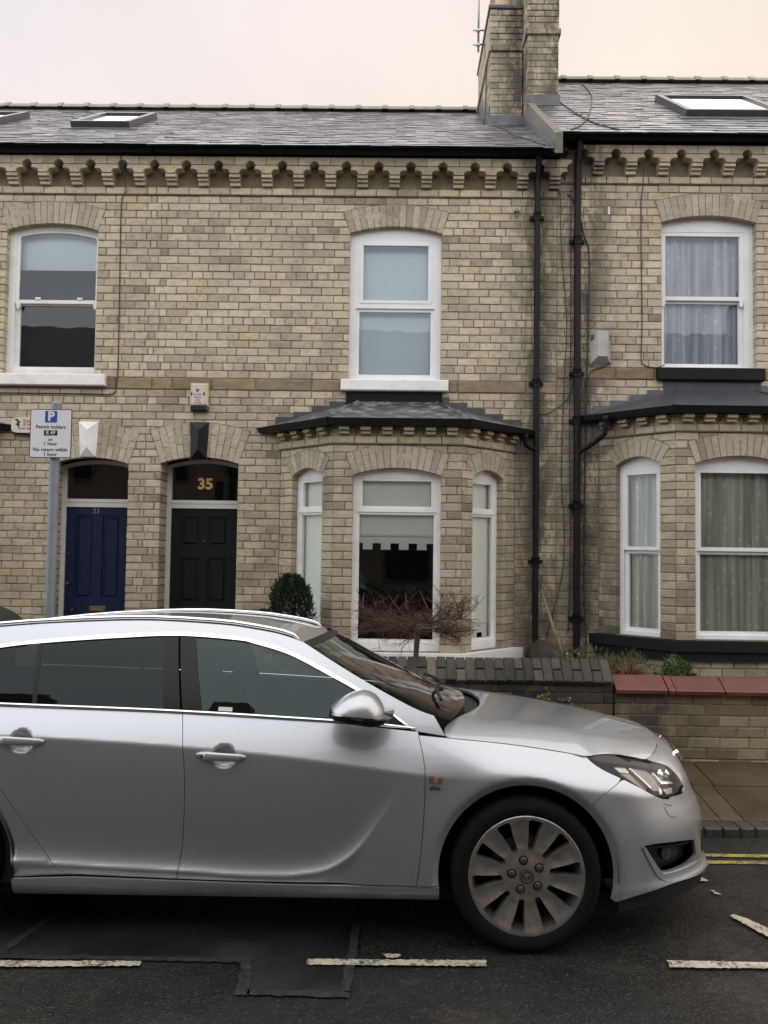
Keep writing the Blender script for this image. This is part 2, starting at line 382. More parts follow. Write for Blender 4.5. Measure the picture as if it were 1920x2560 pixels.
class Bricks:
    def __init__(s): s.L = []
    def add(s, T, u0, u1, z0, z1, y0=0., d=.105): s.L.append((T, u0, u1, z0, z1, y0 + random.uniform(-.0022, .0022), d))
    def finish(s, parent, mat, bulk, limit=300, zmin=.9):
        def score(b):
            T, u0, u1, z0, z1, y0, d = b; a = T[2]; u = (u0 + u1) / 2
            x = T[0] + u * cos(a); y = T[1] + u * sin(a); z = (z0 + z1) / 2
            vis = 1 if (abs(x / y) < .47 and z > zmin) else .01
            return vis * (u1 - u0) * (z1 - z0) * max(.2, cos(a)) / (x * x + y * y + (z - 1.79) ** 2)
        s.L.sort(key=score, reverse=True)
        for i, (T, u0, u1, z0, z1, y0, d) in enumerate(s.L[:limit]):
            a = T[2]; u = (u0 + u1) / 2; y = y0 + d / 2
            o = bpy.data.objects.new('brick', ubm(mat, random.randrange(4), u1 - u0 > .16)); COL.objects.link(o)
            o.location = (T[0] + u * cos(a) - y * sin(a), T[1] + u * sin(a) + y * cos(a), (z0 + z1) / 2)
            o.rotation_euler = (0, random.uniform(-.004, .004), a); o.scale = (u1 - u0, d, z1 - z0); o.parent = parent
        rest = s.L[limit:]
        if rest:
            mb = MB()
            for T, u0, u1, z0, z1, y0, d in rest:
                mb.T = T; r = lambda k=.0018: random.uniform(-k, k)
                mb.bbox(u0 + r(), u1 + r(), y0, y0 + d, z0 + r(), z1 + r(), .0045)
            mb.build('brickwork', bulk, parent, kind='stuff', fix=False)
class Opening:
    def __init__(s, uc, hw, z0, zs, rise, deep=.105):
        s.uc, s.hw, s.z0, s.zs, s.rise, s.deep = uc, hw, z0, zs, rise, deep
        if rise > 0: s.R = (hw * hw + rise * rise) / (2 * rise); s.zc = zs + rise - s.R
    def half(s, z):
        if z < s.z0 - .001 or z > s.zs + s.rise: return 0
        if z <= s.zs or s.rise <= 0: return s.hw
        return sqrt(max(0, s.R ** 2 - (z - s.zc) ** 2))
    def arc(s, n=14, g=0., hw=None):
        """points along the intrados, left to right, grown by g"""
        if s.rise <= 0: return [(s.uc - s.hw - g, s.zs + g), (s.uc + s.hw + g, s.zs + g)]
        h = hw or s.hw; a = math.asin(min(1, h / s.R)); R = s.R + g
        return [(s.uc + R * sin(-a + 2 * a * i / n), s.zc + R * cos(-a + 2 * a * i / n)) for i in range(n + 1)]
    def poly(s, g=0.):
        return [(s.uc - s.hw - g, s.z0), (s.uc - s.hw - g, s.zs)] + s.arc(14, g)[(0 if g else 1):-1 if not g else None] + [(s.uc + s.hw + g, s.zs), (s.uc + s.hw + g, s.z0)]
PITCH = .2408
def lay(B, T, u0, u1, courses, ops=(), rects=(), jamb=.0075, y0=0., d=.105, tooth=(0, 0)):
    """courses: (z0, z1, 'S'|'H'|index shift)"""
    U0, U1 = u0, u1
    for ci, (a, b, kind, off) in enumerate(courses):
        k_ = .0602 if ci % 2 else -.0602; u0, u1 = U0 + tooth[0] * k_, U1 + tooth[1] * k_
        bl = []
        for o in ops:
            h = o.half(max(a + .004, o.z0)) if b > o.z0 + .02 else 0
            if h > 0: bl.append((o.uc - h, o.uc + h, o.deep))
        for (ra, rb, rz0, rz1) in rects:
            if b > rz0 + .01 and a < rz1 - .01: bl.append((ra, rb, None))
        bl.sort(); segs = []; c = u0; dl = None
        for (p, q, dp) in bl:
            if p > c: segs.append((c, p, dl, dp))
            if q > c: c = q; dl = dp
        if c < u1: segs.append((c, u1, dl, None))
        pit = PITCH if kind == 'S' else PITCH / 2
        for (s0, s1, dl, dr) in segs:
            if s1 - s0 < .02: continue
            k = math.floor((s0 - off) / pit); e = [s0]
            while True:
                k += 1; x = off + k * pit + random.uniform(-.006, .006)
                if kind == 'H' and random.random() < .07: continue
                
                if x >= s1 - .045: break
                if x > e[-1] + .05: e.append(x)
            e.append(s1)
            for i in range(len(e) - 1):
                g0 = 0 if i == 0 and dl else .0048; g1 = 0 if i == len(e) - 2 and dr else .0048
                dd = d
                if i == 0 and dl: dd = max(dd, dl)
                if i == len(e) - 2 and dr: dd = max(dd, dr)
                B.add(T, e[i] + g0, e[i + 1] - g1, a + .0048, b - .0048, y0, dd)
def courses(z0, z1, h, hdr=1, seed=0):
    n = max(1, round((z1 - z0) / h)); h = (z1 - z0) / n; out = []
    rd = random.Random(seed)
    for i in range(n):
        k = 'H' if i % 6 == hdr else 'S'
        out.append((z0 + i * h, z0 + (i + 1) * h, k, (.0602 if k == 'H' else (.1204 if i % 2 else 0)) + rd.uniform(-.012, .012)))
    return out
def mortar(T, u0, u1, z0, z1, ops, name, parent, y=.0075, depth=.1, rects=()):
    holes = [o.poly(.006) for o in ops]
    for h in holes:
        for i, p in enumerate(h): h[i] = (p[0], max(p[1], z0 + .002))
    for (a, b, c, d) in rects: holes.append([(a, max(c, z0 + .002)), (a, d), (b, d), (b, max(c, z0 + .002))])
    V, F = tri2d([(u0, z0), (u1, z0), (u1, z1), (u0, z1)], holes)
    mb = MB(T); mb.add([(x, y, z) for x, z in V], F)
    for h in holes:
        n = len(h); mb.add([(x, y, z) for x, z in h] + [(x, y + depth, z) for x, z in h], [(i, (i + 1) % n, (i + 1) % n + n, i + n) for i in range(n)])
    return mb.build(name, 'mortar', parent, fix=False)
def arch(T, o, L, n, parent, proud=-.004, depth=.108, broken=False, mat='vouss', skip=None):
    """flat fan of cut bricks over an opening"""
    a = math.asin(min(1, o.hw / o.R)); R0, R1 = o.R, o.R + L
    q = lambda r, t: (o.uc + r * sin(t), o.zc + r * cos(t))
    ring = [q(R0 + .003, -a + 2 * a * i / 20) for i in range(21)] + [q(R1 + .009, a + .006 - (2 * a + .012) * i / 20) for i in range(21)]
    am = MB(T).prism(ring, -.0012, depth - .01).build('arch', 'mortar', parent)
    g = .0042
    for i in range(n):
        t0, t1 = -a + 2 * a * i / n, -a + 2 * a * (i + 1) / n
        cuts = [0, 1] if not broken else ([0, .40, 1] if i % 2 else [0, .66, 1])
        for k in range(len(cuts) - 1):
            ra, rb = R0 + L * cuts[k], R0 + L * cuts[k + 1]
            if k: ra += g
            if k < len(cuts) - 2: rb -= g
            if skip and skip(q((ra + rb) / 2, (t0 + t1) / 2)): continue
            ga, gb = g / ra, g / rb; rz = random.uniform(-.0015, .0015)
            P = [q(ra, t0 + ga), q(rb, t0 + gb), q(rb, t1 - gb), q(ra, t1 - ga)]
            MB(T).prism(P, proud + rz, depth).build('voussoir', mat, am)
    return am
# ------------------------------------------------------------------ windows
def curtain(mb, u0, u1, z0, z1, y, amp=.018, wl=.09, n=60):
    vs = []; ph = random.uniform(0, 6)
    for i in range(n + 1):
        u = u0 + (u1 - u0) * i / n; t = 2 * pi * (u - u0) / wl + ph + 1.2 * sin(u * 9 + ph)
        vs += [(u, y + amp * sin(t), z0), (u, y + amp * .7 * sin(t), z1)]
    mb.add(vs, [(2 * i, 2 * i + 2, 2 * i + 3, 2 * i + 1) for i in range(n)]); return mb
def window(T, parent, o, sb, panes, mat='white', glassmat='glass', wsh=.035, depth=.075, label=None):
    """frame following the opening, panes = (u0, u1, z0, z1, y offset, arched)"""
    f = MB(T); y0, y1 = sb, sb + depth
    ul = min(p[0] for p in panes) - wsh; ur = max(p[1] for p in panes) + wsh
    zt = max(p[3] for p in panes) + wsh; zb = min(p[2] for p in panes) - wsh
    arched = any(p[5] for p in panes)
    L, Rr = o.uc - o.hw, o.uc + o.hw
    f.box(L, ul, y0, y1, o.z0, min(o.zs, zt)); f.box(ur, Rr, y0, y1, o.z0, min(o.zs, zt)); f.box(ul, ur, y0, y1, o.z0, zb)
    ar = o.arc(16)
    if not arched:
        zt2 = min(zt, o.zs - .001)
        f.prism([(L, zt2), (Rr, zt2)] + ar[::-1], y0 + .001, y1 - .001)
    else:
        inn = []
        for (u, z) in ar: inn.append((max(ul + .001, min(ur - .001, u)), z - wsh * 1.25))
        f.prism([(L, min(o.zs, zt) - .15)] + ar + [(Rr, min(o.zs, zt) - .15), (ur, min(o.zs, zt) - .15)] + inn[::-1] + [(ul, min(o.zs, zt) - .15)], y0 + .001, y1 - .001)
    for p in panes:
        if p[0] - wsh > ul + .002: f.box(ul, p[0] - wsh, y0 + .002, y1 - .002, p[2] - wsh, p[3] + wsh)
        if p[1] + wsh < ur - .002: f.box(p[1] + wsh, ur, y0 + .002, y1 - .002, p[2] - wsh, p[3] + wsh)
    # transoms between panes stacked one over another
    zs = sorted(panes, key=lambda p: p[2])
    for a, b in zip(zs, zs[1:]):
        if b[2] - wsh > a[3] + wsh: f.box(ul, ur, y0, y1, a[3] + wsh, b[2] - wsh)
    fr = f.build('window', mat, parent, label=label)
    for (u0, u1, z0, z1, yo, ach) in panes:
        s = MB(T); ys, ye = y0 + yo, y0 + yo + .042
        if not ach:
            s.box(u0 - wsh, u0, ys, ye, z0 - wsh, z1 + wsh); s.box(u1, u1 + wsh, ys, ye, z0 - wsh, z1 + wsh)
            s.box(u0, u1, ys + .0005, ye, z1, z1 + wsh); s.box(u0, u1, ys + .0005, ye, z0 - wsh, z0)
            s.box(u0, u0 + .007, ys + .010, ye, z0, z1); s.box(u1 - .007, u1, ys + .010, ye, z0, z1)
            gp = [(u0, z0), (u1, z0), (u1, z1), (u0, z1)]
        else:
            s.box(u0 - wsh, u0, ys, ye, z0 - wsh, z1); s.box(u1, u1 + wsh, ys, ye, z0 - wsh, z1); s.box(u0, u1, ys + .0005, ye, z0 - wsh, z0)
            top = [(max(u0 - wsh, min(u1 + wsh, u)), z - wsh * .9) for u, z in ar]
            inn = [(max(u0, min(u1, u)), z - wsh) for u, z in top]
            s.prism([(u0 - wsh, z1 - .001)] + top + [(u1 + wsh, z1 - .001), (u1, z1 - .001)] + inn[::-1] + [(u0, z1 - .001)], ys + .0005, ye)
            gp = [(u0, z0), (u1, z0), (u1, z1)] + inn[::-1] + [(u0, z1)]
        sh = s.build('sash', mat, fr)
        g = MB(T); n = len(gp); g.add([(x, ys + .022, z) for x, z in gp], [tuple(range(n))]); g.build('pane', glassmat, fr, fix=False)
    return fr
# ------------------------------------------------------------------ the terrace
FY = 9.4
T0 = (0., FY, 0.)
def blind(T, u0, u1, zt, zb, y, parent, mat='blind', castle=None, batten=None):
    mb = MB(T)
    if castle:
        tab, notch, h, off = castle; u = u0 + off; mb.box(u0, u1, y, y + .002, zb + h, zt)
        while u < u1:
            a, b = max(u, u0), min(u + tab, u1)
            if b > a: mb.box(a, b, y, y + .002, zb, zb + h)
            u += tab + notch
    else: mb.box(u0, u1, y, y + .002, zb, zt)
    b = mb.build('blind', mat, parent)
    if batten: MB(T).box(u0, u1, y - .014, y - .0005, batten - .022, batten).build('blind_batten', 'white', parent)
def sill(x0, x1, z0, z1, mat, parent, T=T0, out=.075):
    mb = MB(T); mb.bbox(x0, x1, -out, .12, z0, z1, .010); return mb.build('sill', mat, parent)
def ring(A, o):
    """bay plan polyline A-B-C-D pushed outwards by o"""
    (ax, ay), (bx, by), (cx, cy), (dx, dy) = A; k = math.tan(pi / 8) * o; q = o * sqrt(2)
    return [(ax - q, ay), (bx - k, by - o), (cx + k, cy - o), (dx + q, dy)]
def band(A, o0, o1, z0, z1):
    """closed band round a bay between outsets o1 (inner) and o0 (outer)"""
    P = ring(A, o0) + ring(A, o1)[::-1]; return MB().zprism(P, z0, z1)
def bay(H, cx, dz, style, full=True):
    A = [(cx - 1.335, FY), (cx - .685, 8.75), (cx + .685, 8.75), (cx + 1.335, FY)]
    Ts = [(A[0][0], A[0][1], -pi / 4), (A[1][0], A[1][1], 0.), (A[2][0], A[2][1], pi / 4)]
    Ls = [.9192, 1.37, .9192]
    zs0 = .72 + dz
    ops = [Opening(.48, .262, zs0, 2.59 + dz, .085), Opening(.68, .47, zs0, 2.58 + dz, .08), Opening(.4392, .262, zs0, 2.59 + dz, .085)]
    B = Bricks(); core = None
    for i in range(3):
        T, L, o = Ts[i], Ls[i], ops[i]
        e0, e1 = (0, .0) if i == 1 else ((0, .0), (.0, 0))[i == 2]
        cs = courses(.15, .60 + dz, .0867, 2, i) + courses(.71 + dz, 2.905 + dz, .0867, 7, 3 + i) + courses(2.99 + dz, 3.16 + dz, .085, 9, i)
        cs = [(a, b, 'S', off + (i - 1) * .06) for a, b, k, off in cs]
        lay(B, T, 0, L, cs, [o])
        mo = mortar(T, -.003, L + .003, .15, 3.16 + dz, [o], 'bay_wall', H)
        core = core or mo
        arch(T, o, .235 if i == 1 else .2, 14 if i == 1 else 9, H)
    B.finish(core, 'brick', 'brick_bulk', 90)
    # string course, dentils, gutter and lead roof
    B2 = MB()
    sc = band(A, .020, -.08, 2.907 + dz, 2.915 + dz).build('string_course', 'mortar', H)
    for i in range(3):
        T, L = Ts[i], Ls[i]; n = 6 if i == 1 else 4
        ext = .0083
        for k in range(n):
            a, b = -ext + (L + 2 * ext) * k / n, -ext + (L + 2 * ext) * (k + 1) / n
            MB(T).bbox(a + .004, b - .004, -.022, .09, 2.917 + dz, 2.990 + dz).build('brick', 'brick', sc)
        n = 6 if i == 1 else 4
        for k in range(n):
            u = L * (k + .5) / n
            MB(T).bbox(u - .055, u + .055, -.105, .05, 3.046 + dz, 3.085 + dz, .003).build('dentil', 'brick', sc)
            MB(T).bbox(u - .052, u + .052, -.070, .05, 3.008 + dz, 3.040 + dz, .003).build('dentil', 'brick', sc)
    band(A, .075, -.05, 3.092 + dz, 3.165 + dz).build('fascia', 'gutter', H)
    P0 = ring(A, .12)
    mb = MB()
    prof = [(.082, 3.155), (.100, 3.105), (.135, 3.085), (.172, 3.105), (.188, 3.160), (.178, 3.162), (.135, 3.150)]
    rings = [ring(A, o) for o, z in prof]; ext = .10
    vs = []; 
    for (o, z), R_ in zip(prof, rings):
        R2 = [(R_[0][0] - ext * .15, R_[0][1] - .01)] + R_[1:3] + [(R_[3][0] + ext * .15, R_[3][1] - .01)]
        vs += [(x, y, z + dz) for x, y in R2]
    n = len(prof); fs = [(i * 4 + j, i * 4 + j + 1, (i + 1) % n * 4 + j + 1, (i + 1) % n * 4 + j) for i in range(n) for j in range(3)]
    fs += [tuple(i * 4 for i in range(n)), tuple(i * 4 + 3 for i in range(n))]
    mb.add(vs, fs); g = mb.build('gutter', 'gutter', H)
    E = ring(A, .14); zt, zb = 3.475 + dz, 3.165 + dz; tl, tr = (cx - .455, FY - .02), (cx + .44, FY - .02)
    lm = 'lead' if style == 35 else 'leaddark'
    mb = MB()
    def quad(a, b, c, d, nu=10, nv=6):
        vs = []
        for j in range(nv + 1):
            for i in range(nu + 1):
                s, t = i / nu, j / nv
                p = Vector(a).lerp(Vector(b), s).lerp(Vector(d).lerp(Vector(c), s), t)
                w_ = .006 * sin(9 * s + 3 * t) * sin(pi * t)
                vs.append((p.x, p.y, p.z + w_))
        mb.add(vs, [(j * (nu + 1) + i, j * (nu + 1) + i + 1, (j + 1) * (nu + 1) + i + 1, (j + 1) * (nu + 1) + i) for j in range(nv) for i in range(nu)])
    e = [(x, y, zb) for x, y in E]; e[0] = (E[0][0], FY - .012, zb); e[3] = (E[3][0], FY - .012, zb)
    TL, TR = (tl[0], tl[1], zt), (tr[0], tr[1], zt)
    quad(e[0], e[1], TL, TL); quad(e[1], e[2], TR, TL); quad(e[2], e[3], TR, TR)
    rf = mb.build('bay_roof', lm, H, smooth=True, angle=12)
    for a, b in ((e[1], TL), (e[2], TR)): MB().tube([Vector(a) + Vector((0, .01, .004)), (Vector(a) + Vector(b)) / 2 + Vector((0, 0, .006)), Vector(b) + Vector((0, 0, .004))], .013, 8).build('lead_roll', lm, rf)
    MB().box(cx - .60, cx + .50, FY - .016, FY + .02, zt - .03, 3.585 + dz).build('lead_upstand', 'blackp' if style == 35 else 'leaddark', rf)
    for sgn in (-1, 1):          # stepped flashing let into the brick courses
        for k in range(5):
            u1 = 1.40 - k * .205; u0 = u1 - .225
            z1 = zb + .03 + (k + 1) * .062 + .02
            xa, xb = (cx - u1, cx - u0) if sgn < 0 else (cx + u0, cx + u1)
            MB().bbox(xa, xb, FY - .009 - .001 * k, FY + .01, zb + .0 + k * .056, z1 + .012, .002).build('step_flashing', 'leadflat' if style != 35 else 'leaddark', rf)
    # sill band
    sm = {35: 'white', 37: 'sillblack', 33: 'white'}[style]
    band(A, .075, -.10, .60 + dz, .712 + dz).build('bay_sill', sm, H)
    if style == 37: band(A, .045, -.09, .50 + dz, .598 + dz).build('sill_apron', 'sillblack', H)
    # windows
    m = {35: 'white', 37: 'upvc', 33: 'white'}[style]
    for i in range(3):
        T, o = Ts[i], ops[i]; c = o.uc
        if style == 37:
            zz = [(.955 + dz - .17 + .0, 1.62 + dz), (1.68 + dz, 2.49 + dz)]
            h = o.hw - .085
            wn_ = window(T, H, o, .09, [(c - h, c + h, .80 + dz, 1.615 + dz, .035, False), (c - h, c + h, 1.69 + dz, 2.485 + dz, .002, False)], m, wsh=.04)
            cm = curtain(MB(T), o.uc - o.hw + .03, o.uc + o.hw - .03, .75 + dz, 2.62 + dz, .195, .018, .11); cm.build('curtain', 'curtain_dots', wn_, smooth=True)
        else:
            h = o.hw - (.066 if i == 1 else .06)
            wn_ = window(T, H, o, .085, [(c - h, c + h, .84 + dz, 2.165 + dz, .012, False), (c - h + .03, c + h - .03, 2.255 + dz, 2.525 + dz, .004, False)], m, wsh=.026)
            if i == 1: blind(T, c - h - .03, c + h + .03, 2.6 + dz, 1.79 + dz, .16, wn_, castle=(.104, .09, .068, .075), batten=1.955 + dz)
            elif i == 0: blind(T, c - h - .05, c + h + .05, 2.6 + dz, .80 + dz, .16, wn_)
            else: blind(T, c - h - .05, c + h + .05, 2.6 + dz, .82 + dz, .16, wn_, castle=(.10, .09, .07, -.02), batten=1.01 + dz)
    return A, g
def door(H, uc, hw, zs, rise, mat, number, nmat, sb=.29):
    """panelled door in a deep arched opening"""
    o = Opening(uc, hw, .30, zs, rise, sb)
    y = FY + sb; L, R_ = uc - hw, uc + hw; ft = .055
    zt = 2.244                                         # top of the leaf
    f = MB(T0); f.box(L, L + ft, sb, sb + .09, .28, zs); f.box(R_ - ft, R_, sb, sb + .09, .28, zs)
    f.box(L + ft, R_ - ft, sb - .004, sb + .09, zt, zt + .095); f.box(L + ft, R_ - ft, sb - .012, sb, zt + .055, zt + .078)
    ar = o.arc(16); inn = [(max(L + ft, min(R_ - ft, u)), z - .045) for u, z in ar]
    f.prism([(L, zs - .001)] + ar + [(R_, zs - .001), (R_ - ft, zs - .001)] + inn[::-1] + [(L + ft, zs - .001)], sb + .001, sb + .089)
    fr = f.build('door_frame', 'offwhite', H)
    gp = [(L + ft, zt + .09), (R_ - ft, zt + .09)] + inn[::-1]
    g = MB(T0); g.add([(x, sb + .03, z) for x, z in gp], [tuple(range(len(gp)))]); fan = g.build('fanlight', 'fanglass', H, fix=False)
    a, b = L + ft, R_ - ft; sw = .115; mid = .10; y0 = sb + .02
    d = MB(T0); d.box(a, b, y0 + .018, y0 + .045, .28, zt)
    rails = [(.28, .46), (1.0, 1.14), (1.66, 1.80), (2.145, zt)] if mat == 'doorblack' else [(.28, .42), (.98, 1.17), (2.15, zt)]
    for x0, x1 in ((a, a + sw), (uc - mid / 2, uc + mid / 2), (b - sw, b)): d.box(x0, x1, y0, y0 + .019, .28, zt)
    for z0, z1 in rails:
        d.box(a + sw, uc - mid / 2, y0 + .0004, y0 + .019, z0, z1); d.box(uc + mid / 2, b - sw, y0 + .0004, y0 + .019, z0, z1)
    dr = d.build('door', mat, H)
    for (za, zb) in zip(rails, rails[1:]):
        for x0, x1 in ((a + sw, uc - mid / 2), (uc + mid / 2, b - sw)):
            MB(T0).bbox(x0 + .022, x1 - .022, y0 + .001, y0 + .020, za[1] + .022, zb[0] - .022, .022).build('panel', mat, dr)
    if mat == 'doorblue':
        lb = MB(T0).bbox(uc - .085, uc + .115, y0 - .008, y0 + .01, 1.02, 1.085, .006).build('letter_plate', 'brass', dr)
        MB(T0).box(uc - .06, uc + .09, y0 - .010, y0 - .0082, 1.040, 1.067).build('letter_flap', 'dullgold', dr)
        for z, r in ((1.345, .024), (1.035, .022), (1.70, .012)):
            MB(T0).lathe([(r * .5, y0 + .005), (r * .5, y0 - .03), (r, y0 - .035), (r, y0 - .05), (r * .6, y0 - .062), (0, y0 - .064)], (a + .055 + (0 if z != 1.035 else .06), 0, z), 'y', 14).build('door_knob', 'brass', dr, smooth=True, angle=40)
        text('33', .085, 'dullgold', dr, (uc - .03, FY + y0 - .003, zt - .045), bold=.002)
    else:
        MB(T0).lathe([(.012, y0 + .005), (.012, y0 - .012), (0, y0 - .014)], (uc, 0, 1.86), 'y', 12).build('spy_hole', 'brass', dr, smooth=True)
        MB(T0).bbox(uc + .29, uc + .325, y0 - .006, y0 + .005, 1.63, 1.71, .004).build('lock_plate', 'blackm', dr)
        text('35', .175, 'gold', fan, (uc + .0, FY + sb + .024, 2.53), bold=.006, sx=1.05)
    MB(T0).box(L - .0, R_ + .0, -.12, .3, .17, .29).build('door_step', 'stone', H)
    return o
def keystone(H, xc, zt, zb, wt, wb, mat, label):
    P = [(xc - wt / 2, zt), (xc + wt / 2, zt), (xc + wb / 2, zb), (xc - wb / 2, zb)]
    mb = MB(T0); o = .03; r0, r1 = (xc, zt - .10), (xc, zb + .10)
    vs = [(x, .10, z) for x, z in P] + [(x, -o, z) for x, z in P] + [(r0[0], -o - .055, r0[1]), (r1[0], -o - .055, r1[1])]
    mb.add(vs, [(0, 1, 5, 4), (1, 2, 6, 5), (2, 3, 7, 6), (3, 0, 4, 7), (4, 5, 8), (5, 6, 9, 8), (6, 7, 9), (7, 4, 8, 9)])
    return mb.build('keystone', mat, H, label=label)
def cornice(H, x0, x1, dz, first, pitch):
    """corbel table: trefoil-headed niches between stepped brackets"""
    B = []
    sc = MB(T0).box(x0, x1, -.012, .05, 5.857 + dz, 5.864 + dz).build('cornice', 'mortar', H)
    x = math.floor(x0 / PITCH) * PITCH
    while x < x1:
        a, b = max(x, x0), min(x + PITCH, x1)
        if b - a > .03: MB(T0).bbox(a + .004, b - .004, -.024 + random.uniform(-.002, .002), .05, 5.866 + dz, 5.943 + dz).build('brick', 'brick', sc)
        x += PITCH
    za, zb, zm = 6.069 + dz, 6.255 + dz, 6.163 + dz
    def half(z, p):
        e = 0
        if abs(z - (6.157 + dz)) < .055: e = max(e, sqrt(.055 ** 2 - (z - 6.157 - dz) ** 2))
        if z - za < .048: e = max(e, .083 + sqrt(max(0, .048 ** 2 - (z - za) ** 2)))
        return p / 2 - e
    k = 0
    c = first
    while c < x0 - pitch * .3: c += pitch
    while c < x1 + pitch * .2:
        for lo, hi, kind in ((za, zm - .004, 0), (zm + .004, zb, 1)):
            n = 14; zz = [lo + (hi - lo) * i / n for i in range(n + 1)]
            hw = [half(z, pitch) for z in zz]
            if kind:           # upper course is two bricks side by side
                for sg in (-1, 1):
                    P = [(c + sg * .003, lo)] + [(c + sg * (h - .002), z) for h, z in zip(hw, zz)] + [(c + sg * .003, hi)]
                    MB(T0).prism(P, -.140 + random.uniform(-.002, .002), .02).build('corbel_brick', 'brick', sc)
            else:
                P = [(c - h, z) for h, z in zip(hw, zz)] + [(c + h, z) for h, z in zip(hw[::-1], zz[::-1])]
                MB(T0).prism(P, -.136 + random.uniform(-.002, .002), .02).build('corbel_brick', 'brick', sc)
        MB(T0).bbox(c - .061, c + .061, -.122, .03, za - .040, za - .004, .003).build('corbel_ledge', 'brick', sc)
        MB(T0).bbox(c - .059, c + .059, -.090, .03, za - .072, za - .044, .003).build('corbel_ledge', 'brick', sc)
        MB(T0).bbox(c - .058, c + .058, -.060, .03, za - .115, za - .076, .003).build('corbel_ledge', 'brick', sc)
        c += pitch
    return sc
def slates(mb, x0, x1, ye, ze, sl, yr, ex=.165, wd=.25, cut=None):
    n = Vector((0, -sl, 1)).normalized(); d = Vector((0, 1, sl)).normalized(); Ls = (yr - ye) * sqrt(1 + sl * sl)
    rows = int(Ls / ex) + 1
    for r in range(rows):
        s0 = r * ex; s1 = min(s0 + ex * 1.75, Ls + .02); x = x0 - wd * (.5 if r % 2 else 0)
        while x < x1:
            w_ = wd + random.uniform(-.012, .012); a, b = max(x + .002, x0), min(x + w_ - .002, x1)
            if b - a > .03:
                j = random.uniform(-.007, .007); th = random.uniform(.006, .010); lift = .013 + random.uniform(0, .005); tw = random.uniform(-.002, .002)
                o = Vector((0, ye, ze)); lo, hi = o + d * (s0 + j), o + d * s1
                V = []
                for xx, t in ((a, tw), (b, -tw)):
                    for p, h in ((lo, lift + t), (hi, .002)):
                        q = p + n * h; V.append((xx, q.y, q.z)); q = p + n * (h + th); V.append((xx, q.y, q.z))
                mb.add(V, [(1, 5, 7, 3), (0, 4, 5, 1), (0, 1, 3, 2), (4, 6, 7, 5)])
            x += w_
def roof(H, x0, x1, ye, ze, sl, yr, dark=None):
    zr = ze + sl * (yr - ye)
    r = MB().add([(x0, ye, ze), (x1, ye, ze), (x1, yr, zr), (x0, yr, zr), (x1, 2 * yr - ye, ze), (x0, 2 * yr - ye, ze)], [(0, 1, 2, 3), (3, 2, 4, 5)]).build('roof', 'underslate', H)
    mb = MB(); slates(mb, x0, x1, ye, ze, sl, yr); mb.build('slates', 'slate', r, kind='stuff', fix=False)
    x = x0
    while x < x1 - .02:
        b = x + .43 if x + .55 < x1 else x1
        t = MB(); R_ = .115
        prof = [(R_ * cos(a), R_ * sin(a)) for a in [pi * i / 10 for i in range(11)]]
        t.add([(xx, yr + p, zr + .01 + q * .8) for xx in (x + .003, b - .003) for p, q in prof], [(i, i + 1, i + 12, i + 11) for i in range(10)] + [tuple(range(11)), tuple(range(21, 10, -1))])
        o = t.build('ridge_tile', 'ridge', r, smooth=True, angle=40)
        kb = MB(); kb.add([(xx, yr + p * 1.16, zr + .01 + q * .95) for xx in (b - .045, b + .03) for p, q in prof], [(i, i + 1, i + 12, i + 11) for i in range(10)] + [tuple(range(11)), tuple(range(21, 10, -1))])
        kb.build('ridge_joint', 'ridge', r, smooth=True, angle=40)
        x = b
    return r
def rooflight(H, x0, x1, y0, y1, ye, ze, sl, label):
    n = Vector((0, -sl, 1)).normalized()
    def q(x, y, h): p = Vector((x, y, ze + sl * (y - ye))) + n * h; return tuple(p)
    def slab(xa, xb, ya, yb, h0, h1):
        mb = MB(); mb.add([q(xa, ya, h0), q(xb, ya, h0), q(xb, yb, h0), q(xa, yb, h0), q(xa, ya, h1), q(xb, ya, h1), q(xb, yb, h1), q(xa, yb, h1)],
                          [(0, 3, 2, 1), (4, 5, 6, 7), (0, 1, 5, 4), (1, 2, 6, 5), (2, 3, 7, 6), (3, 0, 4, 7)]); return mb
    f = MB(); t = .075
    for a in ((x0, x0 + t, y0, y1), (x1 - t, x1, y0, y1), (x0 + t, x1 - t, y0, y0 + t), (x0 + t, x1 - t, y1 - t, y1)):
        k = slab(*a, .0, .105); f.add(k.v, k.f)
    fr = f.build('rooflight', 'rooflight_frame', H, label=label)
    slab(x0 + t, x1 - t, y0 + t, y1 - t, .075, .082).build('pane', 'skyglass', fr)
    slab(x0 + t, x1 - t, y0 + t, y1 - t, .02, .03).build('rooflight_blind', 'blind', fr)
    f = MB(); k = slab(x0 - .10, x1 + .10, y0 - .12, y0 - .002, .016, .030); f.add(k.v, k.f); f.build('flashing_apron', 'leadflat', fr)
def gutter_run(H, x0, x1, z, y=FY - .155, r=.072, sag=0.):
    n = 12; mb = MB(); prof = [(-r, 0)] + [(r * cos(a), r * sin(a)) for a in [pi + pi * i / 8 for i in range(9)]] + [(r * .88, 0), (0, -.01), (-r * .88, 0)]
    k = len(prof); vs = []
    for i in range(n + 1):
        x = x0 + (x1 - x0) * i / n
        vs += [(x, y + a, z + b + sag * sin(pi * i / n)) for a, b in prof]
    mb.add(vs, [(i * k + j, i * k + (j + 1) % k, (i + 1) * k + (j + 1) % k, (i + 1) * k + j) for i in range(n) for j in range(k)] + [tuple(range(k)), tuple(range(n * k, n * k + k))])
    return mb.build('gutter', 'gutter', H, smooth=True, angle=35)
def stone_band(H, x0, x1, z0, z1, cuts, parent):
    e = [x0] + [c for c in cuts if x0 < c < x1] + [x1]
    for a, b in zip(e, e[1:]):
        MB(T0).bbox(a + .005, b - .005, -.006 + random.uniform(-.003, .003), .1, z0 + .004, z1 - .004, .009).build('stone_block', 'stone', parent)
